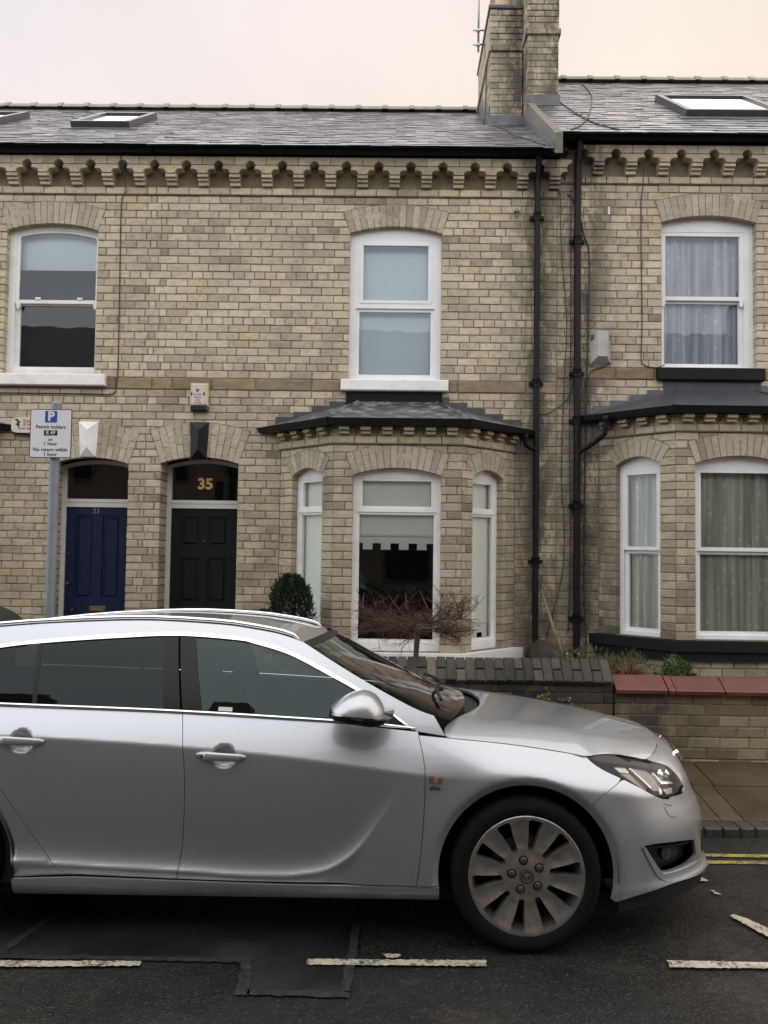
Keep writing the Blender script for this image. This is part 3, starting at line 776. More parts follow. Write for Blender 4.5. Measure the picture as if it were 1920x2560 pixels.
def house(name, label, x0, x1, dz, ops, bayc, stonecuts, corn, loc, tooth=(0, 0)):
    H = thing(name, label, 'house', loc, 'terraced houses of pale brick')
    bays = [(bayc - 1.33, bayc + 1.33, 0., 3.15 + dz)]
    zc0, zc1 = 3.727 + dz, 5.857 + dz
    wallp = mortar(T0, x0, x1, .05, 6.27 + dz, ops, 'wall', H, depth=.10, rects=[(bayc - 1.3, bayc + 1.3, .05, 3.2 + dz)])
    B = Bricks()
    cs = courses(.05, 3.59 + dz, .0868, 3, 1) + courses(zc0, zc1, .0888, 1, 2)
    niche_shade = Bricks(); lay(niche_shade, T0, x0, x1, courses(5.945 + dz, 6.265 + dz, .08, 9, 3), y0=.03); niche_shade.finish(wallp, 'gw_brick', 'gw_bulk', 0)  # darker bricks paint in shade, with some soot, at the niche backs
    lay(B, T0, x0, x1, cs, ops, bays, tooth=tooth)
    B.finish(wallp, 'brick', 'brick_bulk', 160)
    c = x0; wins = [(o.uc - o.hw - .09, o.uc + o.hw + .09) for o in ops if o.z0 > 3]
    wins.sort()
    for a, b in wins + [(x1, x1)]:
        if a > c + .05: stone_band(H, c, a, 3.59 + dz, 3.727 + dz, stonecuts, wallp)
        c = max(c, b)
    cornice(H, x0, x1, dz, *corn)
    MB().box(x0 + .02, x1 - .02, FY + .40, 13.0, .1, 6.2 + dz).build('dark_interior', 'room', H)
    MB().box(x0, x1, FY - .10, FY + .42, 6.272 + dz, 6.33 + dz).build('fascia_board', 'blackp', H)
    MB().box(x0 + .01, x1 - .01, FY + .1, FY + .41, 3.1 + dz, 3.3 + dz).build('floor_edge', 'room', H)
    return H
# ------------------------------------------------------------------ number 35 (middle house)
YE = 9.10
o35w = Opening(-.005, .53, 3.72, 5.44, .08)
o35d = Opening(-2.215, .445, .30, 2.745, .075, .29)
o33w = Opening(-3.985, .53, 3.75, 5.44, .08)
o33d = Opening(-3.465, .435, .30, 2.73, .07, .29)
o37w = Opening(3.59, .54, 3.90, 5.60, .08)
H35 = house('terraced_house', 'middle pale brick terraced house with black front door numbered 35', -2.785, 1.85, 0., [o35w, o35d], .045, [-2.55, -2.1, -1.59, -.95, .72, 1.5], (-4.0665, .367), (-.5, FY, 0), (1, 0))
H33 = house('terraced_house', 'pale brick terraced house on the left with dark blue front door', -7.4, -2.785, 0., [o33w, o33d], -5.955, [-6.6, -5.1, -3.2], (-7.7365 + .367, .367), (-5, FY, 0), (0, 1))
H37 = house('terraced_house', 'pale brick terraced house on the right with black sills and patterned curtains', 1.85, 6.7, .175, [o37w], 3.665, [2.1, 2.52, 5.2, 5.9], (2.304, .372), (4.2, FY, 0))
for H, o in ((H35, o35w), (H33, o33w), (H37, o37w)): arch(T0, o, .25, 15 if H != H33 else 16, H)
arch(T0, o35d, .39, 13, H35, broken=True); arch(T0, o33d, .39, 13, H33, broken=True)
bay(H35, .045, 0., 35); bay(H33, -5.955, 0., 33); A37, _g = bay(H37, 3.665, .172, 37)
door(H35, -2.215, .445, 2.745, .075, 'doorblack', '35', 'gold')
door(H33, -3.465, .435, 2.73, .07, 'doorblue', '33', 'dullgold')
keystone(H35, -2.222, 3.215, 2.80, .215, .175, 'blackp', 'black painted faceted keystone over the black door')
keystone(H33, -3.49, 3.205, 2.805, .225, .18, 'white', 'white painted faceted keystone over the blue door')
# upper windows
w_ = window(T0, H35, o35w, .075, [(-.425, .415, 3.81, 4.545, .022, False), (-.385, .380, 4.675, 5.32, -.006, False)], 'upvc', wsh=.036)
blind(T0, -.46, .45, 5.40, 3.75, .19, w_, 'blindblue')
sill(-.615, .612, 3.595, 3.722, 'white', H35)
w_ = window(T0, H33, o33w, .085, [(-4.395, -3.500, 3.865, 4.585, .045, False), (-4.395, -3.500, 4.645, 5.36, .006, True)], 'white', wsh=.042)
blind(T0, -4.45, -3.45, 5.5, 5.03, .20, w_, 'blindblue')
for x in (-4.40, -3.50): MB(T0).prism([(x - .025, 4.61), (x + .025, 4.61), (x + .02, 4.555), (x, 4.535), (x - .02, 4.555)], .088, .12).build('sash_horn', 'white', w_)
for x in (-4.17, -3.68): MB(T0).bbox(x - .03, x + .03, .078, .10, 4.645, 4.672, .004).build('sash_lift', 'white', w_)
sill(-4.66, -3.305, 3.615, 3.748, 'white', H33)
w_ = window(T0, H37, o37w, .095, [(3.115, 3.985, 3.985, 4.69, .045, False), (3.12, 3.985, 4.765, 5.475, .006, False)], 'upvc', wsh=.045)
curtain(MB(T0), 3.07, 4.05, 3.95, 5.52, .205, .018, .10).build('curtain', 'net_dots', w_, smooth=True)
for x in (3.10, 4.0): MB(T0).prism([(x - .025, 4.72), (x + .025, 4.72), (x + .02, 4.66), (x, 4.64), (x - .02, 4.66)], .098, .13).build('sash_horn', 'upvc', w_)
sill(2.985, 4.195, 3.755, 3.898, 'sillblack', H37)
# roofs
Z35, S35, Z37, S37, YR = 6.30, .637, 6.48, .721, 13.1
r35 = roof(H35, -2.785, 1.80, YE, Z35, S35, YR); r33 = roof(H33, -7.6, -2.785, YE, Z35, S35, YR); r37 = roof(H37, 1.80, 6.9, YE, Z37, S37, YR)
rooflight(H33, -4.27, -3.50, 10.55, 11.75, YE, Z35, S35, 'small roof window right of the roof edge on the left house')
rooflight(H33, -6.20, -5.36, 10.55, 11.75, YE, Z35, S35, 'roof window cut by the left edge of the picture')
rooflight(H37, 3.55, 4.78, 10.05, 11.25, YE, Z37, S37, 'large roof window on the right house')
gutter_run(H33, -7.6, -2.80, 6.365, r=.085, sag=-.012); gutter_run(H35, -2.785, 1.93, 6.352, r=.07, sag=-.006); gutter_run(H37, 1.87, 6.9, 6.535, r=.068)
# raised edge of the right roof with its lead flashing
mb = MB()
for a, b in ((YE - .10, YR),):
    za, zb = Z35 + S35 * (a - YE), Z35 + S35 * (b - YE); ka, kb = Z37 + S37 * (a - YE), Z37 + S37 * (b - YE)
    mb.add([(1.745, a, za - .03), (1.745, b, zb - .03), (1.745, b, kb + .03), (1.745, a, ka + .03), (1.83, a, za - .03), (1.83, b, zb - .03), (1.83, b, kb + .035), (1.83, a, ka + .035)],
           [(0, 1, 2, 3), (4, 7, 6, 5), (3, 2, 6, 7), (0, 3, 7, 4), (1, 5, 6, 2)])
vg = mb.build('roof_verge', 'render', H37)
mb = MB(); a, b = YE - .09, YR; za, zb = Z35 + S35 * (a - YE), Z35 + S35 * (b - YE)
mb.add([(1.741, a, za + .02), (1.741, b, zb + .02), (1.741, b, zb + .13), (1.741, a, za + .10), (1.62, a, za + .025), (1.62, b, zb + .025)], [(0, 1, 2, 3), (0, 4, 5, 1)]); mb.build('flashing', 'leadflat', vg, fix=False)
# chimney stacks
def stack(H, x0, x1, y0, y1, zb, zt, zst, up, label, roofz):
    core = MB().box(x0 + .008, x1 - .008, y0 + .008, y1 - .008, zb - .8, zt - .01).build('chimney_stack', 'mortar', H, label=label)
    B = Bricks(); w_ = x1 - x0; d_ = y1 - y0
    for (a, b, o_) in ((zb - .6, zst, 0.), (zst + .085, zt, up)):
        cs = courses(a, b, .0868, 9, 5)
        cs = [(p, q, 'S', (.1204 if i % 2 else 0.) + .0) for i, (p, q, k, f) in enumerate(cs)]
        lay(B, (x0 - o_, y0 - o_, 0.), 0, w_ + 2 * o_, cs); lay(B, (x0 - o_, y1 + o_, -pi / 2), 0, d_ + 2 * o_ - .11, cs)
        lay(B, (x1 + o_, y0 - o_ + .11, pi / 2), 0, d_ + 2 * o_ - .11, cs)
    cs = [(zst, zst + .085, 'S', .05)]; o_ = up + .022
    lay(B, (x0 - o_, y0 - o_, 0.), 0, w_ + 2 * o_, cs, d=.16); lay(B, (x0 - o_, y1 + o_, -pi / 2), 0, d_ + 2 * o_ - .165, cs, d=.16); lay(B, (x1 + o_, y0 - o_ + .165, pi / 2), 0, d_ + 2 * o_ - .165, cs, d=.16)
    B.finish(core, 'brick', 'brick_bulk', 55)
    return core
k35 = stack(H35, 1.28, 1.735, 11.3, 12.9, 7.7, 9.38, 8.77, .010, 'lower chimney stack of the middle house', None)
k37 = stack(H37, 1.742, 2.17, 10.96, 12.95, 7.8, 10.6, 8.80, .008, 'taller chimney stack of the right house', None)
MB().bbox(1.25, 1.765, 11.27, 12.93, 9.38, 9.44, .01).build('stack_cap', 'leaddark', k35)
for y in (11.52, 12.1): MB().lathe([(.155, 9.43), (.145, 9.50), (.125, 9.53), (.115, 10.0), (.135, 10.03), (.12, 10.05), (.09, 10.0)], (1.49, y, 0), 'z', 20).build('chimney_pot', 'potclay', k35, smooth=True, angle=40)
def apron(H, x0, x1, y, z0, z1, parent, sl):
    MB().add([(x0 - .02, y - .006, z0), (x1 + .02, y - .006, z0), (x1 + .02, y - .006, z1), (x0 - .02, y - .006, z1), (x0 - .02, y - .16, z0 - .16 * sl + .035), (x1 + .02, y - .16, z0 - .16 * sl + .035)],
             [(0, 1, 2, 3), (0, 4, 5, 1)]).build('flashing', 'leadflat', parent, fix=False)
apron(H35, 1.28, 1.73, 11.3, 7.70, 7.86, k35, S35); apron(H37, 1.742, 2.17, 10.96, 7.82, 7.97, k37, S37)
mb = MB()                      # stepped side flashing of the lower stack
for i in range(5): mb.box(1.272, 1.278, 11.32 + i * .3, 11.62 + i * .3, Z35 + S35 * (11.35 + i * .3 - YE) - .05, Z35 + S35 * (11.62 + i * .3 - YE) + .12)
mb.build('flashing', 'leadflat', k35)
# aerial on the lower stack
ar = thing('television_aerial', 'thin metal aerial mast bracketed to the left side of the chimney stack', 'aerial', (1.18, 12.0, 9.2))
MB().tube([(1.18, 12.0, 9.2), (1.175, 12.0, 10.9)], .016, 8).build('mast', 'alu', ar, smooth=True)
for z in (9.31, 9.53):
    MB().tube([(1.10, 12.0, z), (1.29, 12.0, z)], .012, 6).build('bracket', 'alu', ar, smooth=True)
    MB().bbox(1.15, 1.205, 11.975, 12.025, z - .02, z + .02, .004).build('clamp', 'alu', ar)
MB().tube([(1.20, 11.99, 9.31), (1.27, 11.9, 9.25), (1.272, 11.75, 8.9), (1.25, 11.55, 8.3), (1.22, 11.4, 7.85), (1.20, 11.3, 7.72)], .010, 6).build('aerial_cable', 'cable', ar, smooth=True)
# ------------------------------------------------------------------ rainwater pipes
def pipe(label, x, r, ztop, zb, collars, ytop=FY - .155):
    t = thing('drainpipe', label, 'pipe', (x, FY - .06, zb), 'black rainwater pipes down the front')
    y = FY - r - .025
    MB().tube([(x, ytop, ztop), (x, ytop, ztop - .05), (x, y, ztop - .22), (x, y, ztop - .3), (x, y, 3), (x, y, zb)], r, 14).build('pipe', 'blackm', t, smooth=True, angle=60)
    for z in collars:
        MB().lathe([(r, z - .05), (r + .010, z - .045), (r + .010, z + .03), (r + .014, z + .035), (r + .014, z + .05), (r, z + .052)], (x, y, 0), 'z', 16).build('collar', 'blackm', t, smooth=True, angle=40)
        MB().bbox(x - r - .045, x + r + .045, y + .01, FY - .002, z - .022, z + .018, .003).build('holderbat', 'blackm', t)
    return t
pipe('black drainpipe left of the joint between the middle and right houses', 1.61, .034, 6.30, .55, [5.62, 3.70, 1.68])
p37 = pipe('black drainpipe at the left end of the right house', 2.07, .038, 6.48, .55, [5.35, 3.82, 3.28, 2.32, 1.05])
def elbow(path, label):
    t = thing('waste_pipe', label, 'pipe', path[-1]); MB().tube(path, .028, 12).build('pipe', 'blackm', t, smooth=True, angle=60)
    MB().lathe([(.03, -.03), (.037, -.025), (.037, .03), (.03, .035)], path[0], 'z', 14).build('collar', 'blackm', t, smooth=True)
elbow([(1.475, 9.28, 3.08), (1.475, 9.28, 3.03), (1.49, 9.29, 2.985), (1.53, 9.31, 2.965), (1.60, 9.34, 2.94)], 'short black outlet pipe from the middle bay gutter to the drainpipe')
elbow([(2.33, 9.10, 3.26), (2.33, 9.10, 3.16), (2.325, 9.11, 3.10), (2.29, 9.15, 3.06), (2.20, 9.27, 2.985), (2.09, 9.335, 2.92)], 'black outlet pipe bending from the right bay gutter to the drainpipe')
# ------------------------------------------------------------------ cables on the fronts
def cable(label, pts, r=.006, y=FY - .012, mat='cable', roofed=None):
    P = [(p[0], p[2] if len(p) > 2 else y, p[1]) for p in pts]
    Q = []                                            # smooth the run a little
    for i in range(len(P) - 1):
        a, b = Vector(P[i]), Vector(P[i + 1]); p0 = Vector(P[max(0, i - 1)]); p3 = Vector(P[min(len(P) - 1, i + 2)])
        for k in range(5):
            t = k / 5; Q.append(.5 * ((2 * a) + (b - p0) * t + (2 * p0 - 5 * a + 4 * b - p3) * t * t + (3 * a - p0 - 3 * b + p3) * t ** 3))
    Q.append(Vector(P[-1]))
    o = MB().tube(Q, r, 6).build('cable', mat, None, smooth=True); return tag(o, label, 'cable', 'cables clipped to the house fronts')
cable('dark cable dropping from the gutter beside the left upper window', [(-3.18, 6.37, 9.19), (-3.17, 6.23, 9.26), (-3.13, 6.01, 9.30), (-3.15, 5.87, 9.37), (-3.19, 5.77), (-3.19, 5.22), (-3.18, 4.43), (-3.18, 3.84), (-3.19, 3.61), (-3.22, 3.54), (-3.32, 3.525), (-3.55, 3.53), (-4.1, 3.53), (-4.6, 3.53)])
cable('dark cable running down beside the net curtained window to its sill', [(2.82, 6.29, 9.30), (2.82, 5.98, 9.36), (2.81, 5.82), (2.81, 5.23), (2.82, 4.46), (2.81, 4.02), (2.85, 3.93), (2.98, 3.905), (3.06, 3.925, 9.34)])
cable('dark cable right of the right drainpipe reaching the ground', [(1.96, 5.91), (2.02, 5.85), (2.11, 5.63), (2.16, 5.42), (2.215, 5.20), (2.205, 4.46), (2.19, 3.67), (2.175, 2.89), (2.17, 2.13), (2.17, 1.37), (2.19, .75)], .008)
cable('thin wire wandering down between the two drainpipes', [(1.88, 5.95), (1.90, 5.22), (1.96, 4.44), (1.94, 3.86), (1.91, 3.08), (1.91, 2.51), (1.94, 2.12), (1.92, 1.55), (1.75, .85)], .0045)
cable('second thin wire hanging close to the right drainpipe', [(2.0, 5.98), (2.0, 5.2), (2.005, 4.2), (1.995, 3.1), (2.01, 2.0), (1.99, .9)], .0045)
cable('thin wire looping across from one drainpipe to the other', [(1.64, 3.35), (1.73, 3.36), (1.83, 3.41), (1.95, 3.51), (2.01, 3.62), (2.03, 3.75)], .005)
cable('cable leaving the grey alarm box towards the ground', [(2.47, 3.955, 9.38), (2.36, 3.90), (2.25, 3.86), (2.205, 3.76), (2.20, 3.5)], .006)
def roofcable(label, pts, Z, S):
    cable(label, [(x, Z + S * (y - YE) + .035, y) for x, y in pts], .009)
roofcable('cable curving down the right roof from the ridge', [(2.92, 12.9), (2.85, 12.2), (2.73, 11.42), (2.38, 10.12), (2.12, 9.41), (1.95, 9.14)], Z37, S37)
roofcable('cable slanting down the right roof from the chimney foot', [(2.20, 11.0), (2.22, 10.5), (2.25, 10.0), (2.33, 9.5), (2.5, 9.15)], Z37, S37)
roofcable('cable lying on the slates below the lower chimney stack', [(1.31, 11.15), (1.42, 10.65), (1.45, 10.05), (1.60, 9.5), (1.66, 9.15)], Z35, S35)
# ------------------------------------------------------------------ alarm boxes
t = thing('alarm_box', 'cream burglar alarm box with blue base above the black door', 'alarm box', (-2.225, FY, 3.34))
b_ = MB(T0).bbox(-2.325, -2.122, -.075, -.001, 3.397, 3.655, .018).build('cover', 'cream', t)
MB(T0).bbox(-2.322, -2.125, -.072, -.001, 3.340, 3.394, .012).build('base', 'navy', t)
MB(T0).box(-2.30, -2.17, -.0765, -.0752, 3.41, 3.605).build('label', 'label', b_)
MB(T0).prism([(-2.26, 3.59), (-2.222, 3.59), (-2.222, 3.565), (-2.241, 3.548), (-2.26, 3.565)], -.0785, -.0767).build('crest', 'redink', b_)
for x in (-2.306, -2.166): MB(T0).box(x - .008, x + .008, -.0785, -.0752, 3.515, 3.55).build('strobe_slot', 'ink', b_)
for s_, z, k in (('Security', 3.526, .027), ('Alarms', 3.494, .030), ('01904', 3.459, .024), ('700 000', 3.428, .026)):
    text(s_, k, 'redink', b_, (-2.238, FY - .0775, z), depth=.0006, bold=.0003)
t = thing('alarm_box', 'white alarm box with bird logo partly behind the parking sign', 'alarm box', (-4.2, FY, 3.06))
mb = MB(T0); n = 20; P = []
for i in range(n):
    a = 2 * pi * i / n; ca, sa = cos(a), sin(a); P.append((-4.18 + .185 * math.copysign(abs(ca) ** .35, ca), 3.155 + .090 * math.copysign(abs(sa) ** .45, sa)))
mb.prism(P, -.06, -.001); c_ = mb.build('cover', 'whiteplastic', t)
MB(T0).prism([(x * .985 + -4.18 * .015, z - .022) for x, z in P], -.05, -.003).build('base', 'ink', t)
bird = [(-4.335, 3.225), (-4.295, 3.222), (-4.272, 3.195), (-4.250, 3.190), (-4.278, 3.175), (-4.268, 3.155), (-4.275, 3.118), (-4.295, 3.150), (-4.318, 3.162), (-4.290, 3.178), (-4.300, 3.200)]
MB(T0).prism(bird, -.0625, -.0602).build('logo', 'ink', c_)
text('SWE', .062, 'redink', c_, (-4.165, FY - .061, 3.195), depth=.0006, bold=.001, sx=1.05); text('SECURITY', .030, 'redink', c_, (-4.165, FY - .061, 3.157), depth=.0006, bold=.0006)
text('01347 7000', .034, 'ink', c_, (-4.20, FY - .061, 3.112), depth=.0006, bold=.0003)
t = thing('alarm_box', 'weathered grey plain alarm box beside the right drainpipe', 'alarm box', (2.345, FY, 3.93))
mb = MB(T0); f0, f1 = -.10, -.001
mb.add([(2.225, f1, 3.935), (2.465, f1, 3.935), (2.465, f1, 4.315), (2.225, f1, 4.315), (2.30, f0, 4.01), (2.40, f0, 4.01), (2.41, f0, 4.30), (2.29, f0, 4.30)],
       [(0, 1, 5, 4), (1, 2, 6, 5), (2, 3, 7, 6), (3, 0, 4, 7), (4, 5, 6, 7)]); c_ = mb.build('cover', 'greyplastic', t)
for sx in (-1, 1):
    for k in range(3):
        a = Vector((2.345 + sx * .115, FY - .018, 4.215 + k * .022)); b = Vector((2.345 + sx * .082, FY - .06, 4.22 + k * .022))
        MB().tube([a, b], .0045, 4).build('vent_slot', 'ink', c_)
for (x, z, lab) in ((1.38, 5.70, 'small rusty bracket fixed high on the wall left of the drainpipe'), (2.44, 5.72, 'short white pipe stub in the wall of the right house')):
    t = thing('wall_bracket' if x < 2 else 'vent_stub', lab, 'bracket' if x < 2 else 'pipe', (x, FY, z))
    if x < 2:
        MB(T0).bbox(x - .006, x + .006, -.03, -.001, z - .06, z + .03, .002).build('stem', 'greycable', t); MB(T0).bbox(x - .03, x + .03, -.04, -.005, z - .008, z + .008, .002).build('arm', 'greycable', t)
    else: MB(T0).bbox(x - .012, x + .012, -.02, -.001, z - .045, z + .045, .003).build('stub', 'white', t)
# ------------------------------------------------------------------ street
m = M('asphalt'); p = m.pos()
big = m.noise(p, .9, 7, .68); mid_ = m.noise(p, 26, 5, .7); agg = m.noise(p, 150, 3, .7); wet = m.noise(m.scale(p, (.7, 1.3, 1)), 1.7, 7, .66)
v = m.n('ShaderNodeTexVoronoi', feature='F1'); v.inputs['Scale'].default_value = 85; m.l(p, v.inputs['Vector'])
chip = m.ramp(v.outputs['Color'], [(.0, 0), (.62, 0), (.90, 1)]); rad = m.ramp(v.outputs['Distance'], [(.22, 1), (.45, 0)])
c = m.ramp(big, [(.34, (.0058, .0055, .0050)), (.52, (.0112, .0104, .0090)), (.68, (.034, .029, .022))])
c = m.mix(1., c, m.ramp(mid_, [(.28, .45), (.5, 1.), (.74, 1.9)]), 'MULTIPLY')
c = m.mix(m.math('MULTIPLY', m.math('MULTIPLY', chip, rad), .75), c, (.115, .105, .092))
m.set(Base_Color=c, Roughness=m.ramp(wet, [(.40, .26), (.50, .50), (.62, .78)]), Specular_IOR_Level=.32)
m.bump(m.math('ADD', m.math('ADD', m.math('MULTIPLY', agg, .5), m.math('MULTIPLY', rad, .6)), m.math('MULTIPLY', mid_, .8)), .8, .010); MAT['asphalt'] = m.m
m = M('new_tarmac'); p = m.pos(); f = m.noise(p, 140, 3, .65); b2 = m.noise(p, 2.2, 5)
m.set(Base_Color=m.ramp(b2, [(.3, (.0085, .0085, .0085)), (.7, (.017, .0165, .0155))]), Roughness=m.ramp(b2, [(.35, .38), (.65, .6)])).bump(f, .5, .004); MAT['tarmac'] = m.m
MAT['seal'] = plain('joint_seal', (.024, .0235, .022), .65, var=.6, scale=24, bump=.3)
def worn(name, col, under, cover):
    m = M(name); p = m.pos()
    f = m.math('ADD', m.math('MULTIPLY', m.noise(p, 60, 4, .7), .55), m.math('MULTIPLY', m.noise(p, 9, 4, .6), .45))
    k = m.ramp(f, [(cover - .06, 1), (cover + .06, 0)])
    m.set(Base_Color=m.mix(k, under, m.mix(1., col, m.ramp(m.noise(p, 22, 4), [(.3, .78), (.7, 1.05)]), 'MULTIPLY')), Roughness=.65).bump(m.noise(p, 140, 3), .4, .004); return m.m
MAT['whiteline'] = worn('road_paint_white', (.46, .415, .325), (.040, .037, .032), .545)
MAT['yellowline'] = worn('road_paint_yellow', (.40, .31, .05), (.045, .042, .035), .53)
m = M('york_stone_paving'); p = m.pos(); r = m.n('ShaderNodeObjectInfo').outputs['Random']
c = m.ramp(r, [(0, (.058, .042, .021)), (.5, (.080, .059, .031)), (1, (.072, .056, .033))])
c = m.mix(1., c, m.ramp(m.noise(p, 2.6, 6, .65), [(.3, .62), (.7, 1.18)]), 'MULTIPLY'); c = m.mix(1., c, m.ramp(m.noise(p, 60, 4), [(.3, .82), (.7, 1.1)]), 'MULTIPLY')
m.set(Base_Color=c, Roughness=m.ramp(m.noise(p, 1.9, 4), [(.35, .30), (.65, .58)]), Specular_IOR_Level=.5).bump(m.noise(p, 30, 5, .65), .4, .006); MAT['paving'] = m.m
m = M('kerb_sett'); p = m.pos(); r = m.n('ShaderNodeObjectInfo').outputs['Random']
c = m.mix(1., m.ramp(r, [(0, (.026, .024, .020)), (1, (.060, .054, .045))]), m.ramp(m.noise(p, 25, 5), [(.3, .7), (.7, 1.2)]), 'MULTIPLY')
m.set(Base_Color=c, Roughness=.6).bump(m.noise(p, 60, 4), .5, .006); MAT['kerb'] = m.m
MAT['soil'] = plain('garden_soil', (.045, .036, .025), .95, var=.4, scale=18, bump=.8)
MAT['ground'] = plain('ground', (.09, .085, .07), .95, var=.2, scale=.5)
KY = 5.60
def road_z(y):
    if y < -.9: return -.05
    if y < .9: return -.05 * (1 - (y + .9) / 1.8) ** 2
    if y < 3.7: return 0.
    t = (y - 3.7) / (KY - 3.7); return -.086 * (.35 * t * t + .65 * t)
structure(MB().box(-900, 900, -900, 900, -.6, -.35).build('ground', 'ground'))
ys = [-2.0 + i * .1 for i in range(int((KY + .02 + 2.0) / .1) + 1)] + [KY + .03]; xs = [-60, -30, -12] + [-8 + i for i in range(17)] + [12, 30, 60]
mb = MB(); mb.add([(x, y, road_z(min(y, KY))) for y in ys for x in xs], [(j * len(xs) + i, j * len(xs) + i + 1, (j + 1) * len(xs) + i + 1, (j + 1) * len(xs) + i) for j in range(len(ys) - 1) for i in range(len(xs) - 1)])
road = structure(mb.build('road', 'asphalt', smooth=True))
def sheet(P, lift, name, mat, rag=.0, step=.03):
    """flat patch on the road with a ragged edge"""
    Q = []
    for i in range(len(P)):
        a, b = P[i], P[(i + 1) % len(P)]; L = math.hypot(b[0] - a[0], b[1] - a[1]); n = max(1, int(L / step))
        for k in range(n):
            t = k / n; Q.append((a[0] + (b[0] - a[0]) * t + random.uniform(-rag, rag), a[1] + (b[1] - a[1]) * t + random.uniform(-rag, rag)))
    inner = []
    x0, x1, y0, y1 = min(q[0] for q in Q), max(q[0] for q in Q), min(q[1] for q in Q), max(q[1] for q in Q)
    y = y0 + .1
    while y < y1:
        x = x0 + .1
        while x < x1:
            if inpoly(x, y, Q): inner.append((x, y))
            x += .12
        y += .1
    V, F = tri2d(Q, (), inner)
    return MB().add([(x, y, road_z(y) + lift) for x, y in V], F).build(name, mat, road)
sheet([(-3.2, 3.655), (-.585, 3.665), (-.565, 3.415), (-.175, 3.415), (-.150, 4.10), (-.150, 5.0), (-3.2, 5.0)], .004, 'tarmac_patch', 'tarmac', .006)
S_ = lambda P: sheet(P, .008, 'joint_seal', 'seal', .006)
S_([(-3.2, 3.632), (-.625, 3.642), (-.625, 3.678), (-3.2, 3.672)]); S_([(-.625, 3.64), (-.605, 3.385), (-.555, 3.385), (-.585, 3.69), (-.625, 3.69)])
S_([(-.556, 3.383), (-.145, 3.378), (-.150, 3.422), (-.558, 3.424)]); S_([(-.190, 3.424), (-.148, 3.424), (-.118, 4.25), (-.158, 4.25)]); S_([(-1.72, 3.675), (-1.67, 3.675), (-1.60, 4.1), (-1.64, 4.1)])
W_ = lambda P: sheet(P, .012, 'white_line', 'whiteline', .0040, .012)
W_([(-1.84, 3.548), (-1.05, 3.588), (-1.055, 3.628), (-1.84, 3.606)]); W_([(-.345, 3.625), (.425, 3.640), (.43, 3.692), (-.345, 3.674)]); W_([(1.215, 3.660), (2.0, 3.672), (2.0, 3.722), (1.225, 3.724)])
W_([(-3.4, 3.51), (-2.62, 3.53), (-2.62, 3.58), (-3.4, 3.56)]); W_([(2.8, 3.69), (3.58, 3.70), (3.58, 3.75), (2.8, 3.74)])
W_([(1.70, 4.225), (1.735, 4.245), (1.775, 4.19), (1.83, 4.08), (1.90, 3.88), (1.83, 3.86), (1.765, 4.03)]); W_([(1.695, 4.84), (1.745, 4.835), (1.785, 4.715), (1.73, 4.71)])
W_([(1.735, 4.575), (1.755, 4.57), (1.775, 4.50), (1.745, 4.515)]); W_([(-.02, 3.735), (.06, 3.735), (.05, 3.70), (0, 3.70)])
Y_ = lambda P: sheet(P, .006, 'yellow_line', 'yellowline', .005, .03)
Y_([(1.90, 5.165), (5.5, 5.175), (5.5, 5.235), (1.875, 5.225)]); Y_([(1.845, 5.035), (5.5, 5.045), (5.5, 5.105), (1.90, 5.095)]); Y_([(1.84, 5.04), (1.90, 5.10), (1.90, 5.16), (1.87, 5.22)])
# kerb and pavement
kerb = structure(MB().box(-12, 12, KY + .02, KY + .12, -.3, -.045).build('kerb', 'mortar'))
x = -4.2
while x < 4.6:
    w_ = .108 + random.uniform(-.012, .016)
    MB().bbox(x + .003, x + w_ - .003, KY + random.uniform(-.004, .004), KY + .135, -.30, -.020 + random.uniform(-.004, .003), .012).build('kerb_sett', 'kerb', kerb); x += w_
def pav_z(y): return -.022 + (y - 5.735) * .1287
pv = structure(MB().add([(-30, 5.70, -.06), (30, 5.70, -.06), (30, 6.95, .09), (-30, 6.95, .09)], [(0, 1, 2, 3)]).build('pavement', 'mortar'))
for (ya, yb, off) in ((5.74, 6.32, 2.42), (6.325, 6.80, 2.44)):
    x = off - .86 * 8 + (.0 if ya < 6 else .0); k = 0
    while x < 6:
        w_ = (.86, .72, .98, .80)[k % 4] if x + .01 < off - .9 or x >= off - .01 else off - x
        if x < off - .01 < x + w_: w_ = off - x
        if w_ > .05:
            a, b, g, j = x + .004, x + w_ - .004, .004, random.uniform(-.002, .002)
            P = [(a, ya + g), (b, ya + g), (b, yb - g), (a, yb - g)]
            MB().add([(u, v_, pav_z(v_) + j) for u, v_ in P] + [(u, v_, pav_z(v_) - .06) for u, v_ in P], [(0, 1, 2, 3), (0, 4, 5, 1), (1, 5, 6, 2), (2, 6, 7, 3), (3, 7, 4, 0)]).build('paving_slab', 'paving', pv)
        x += w_; k += 1
structure(MB().box(-12, 1.72, 6.9, 9.5, -.3, .20).build('front_garden', 'soil')); structure(MB().box(1.72, 12, 6.9, 9.5, -.3, .46).build('raised_garden', 'soil'))
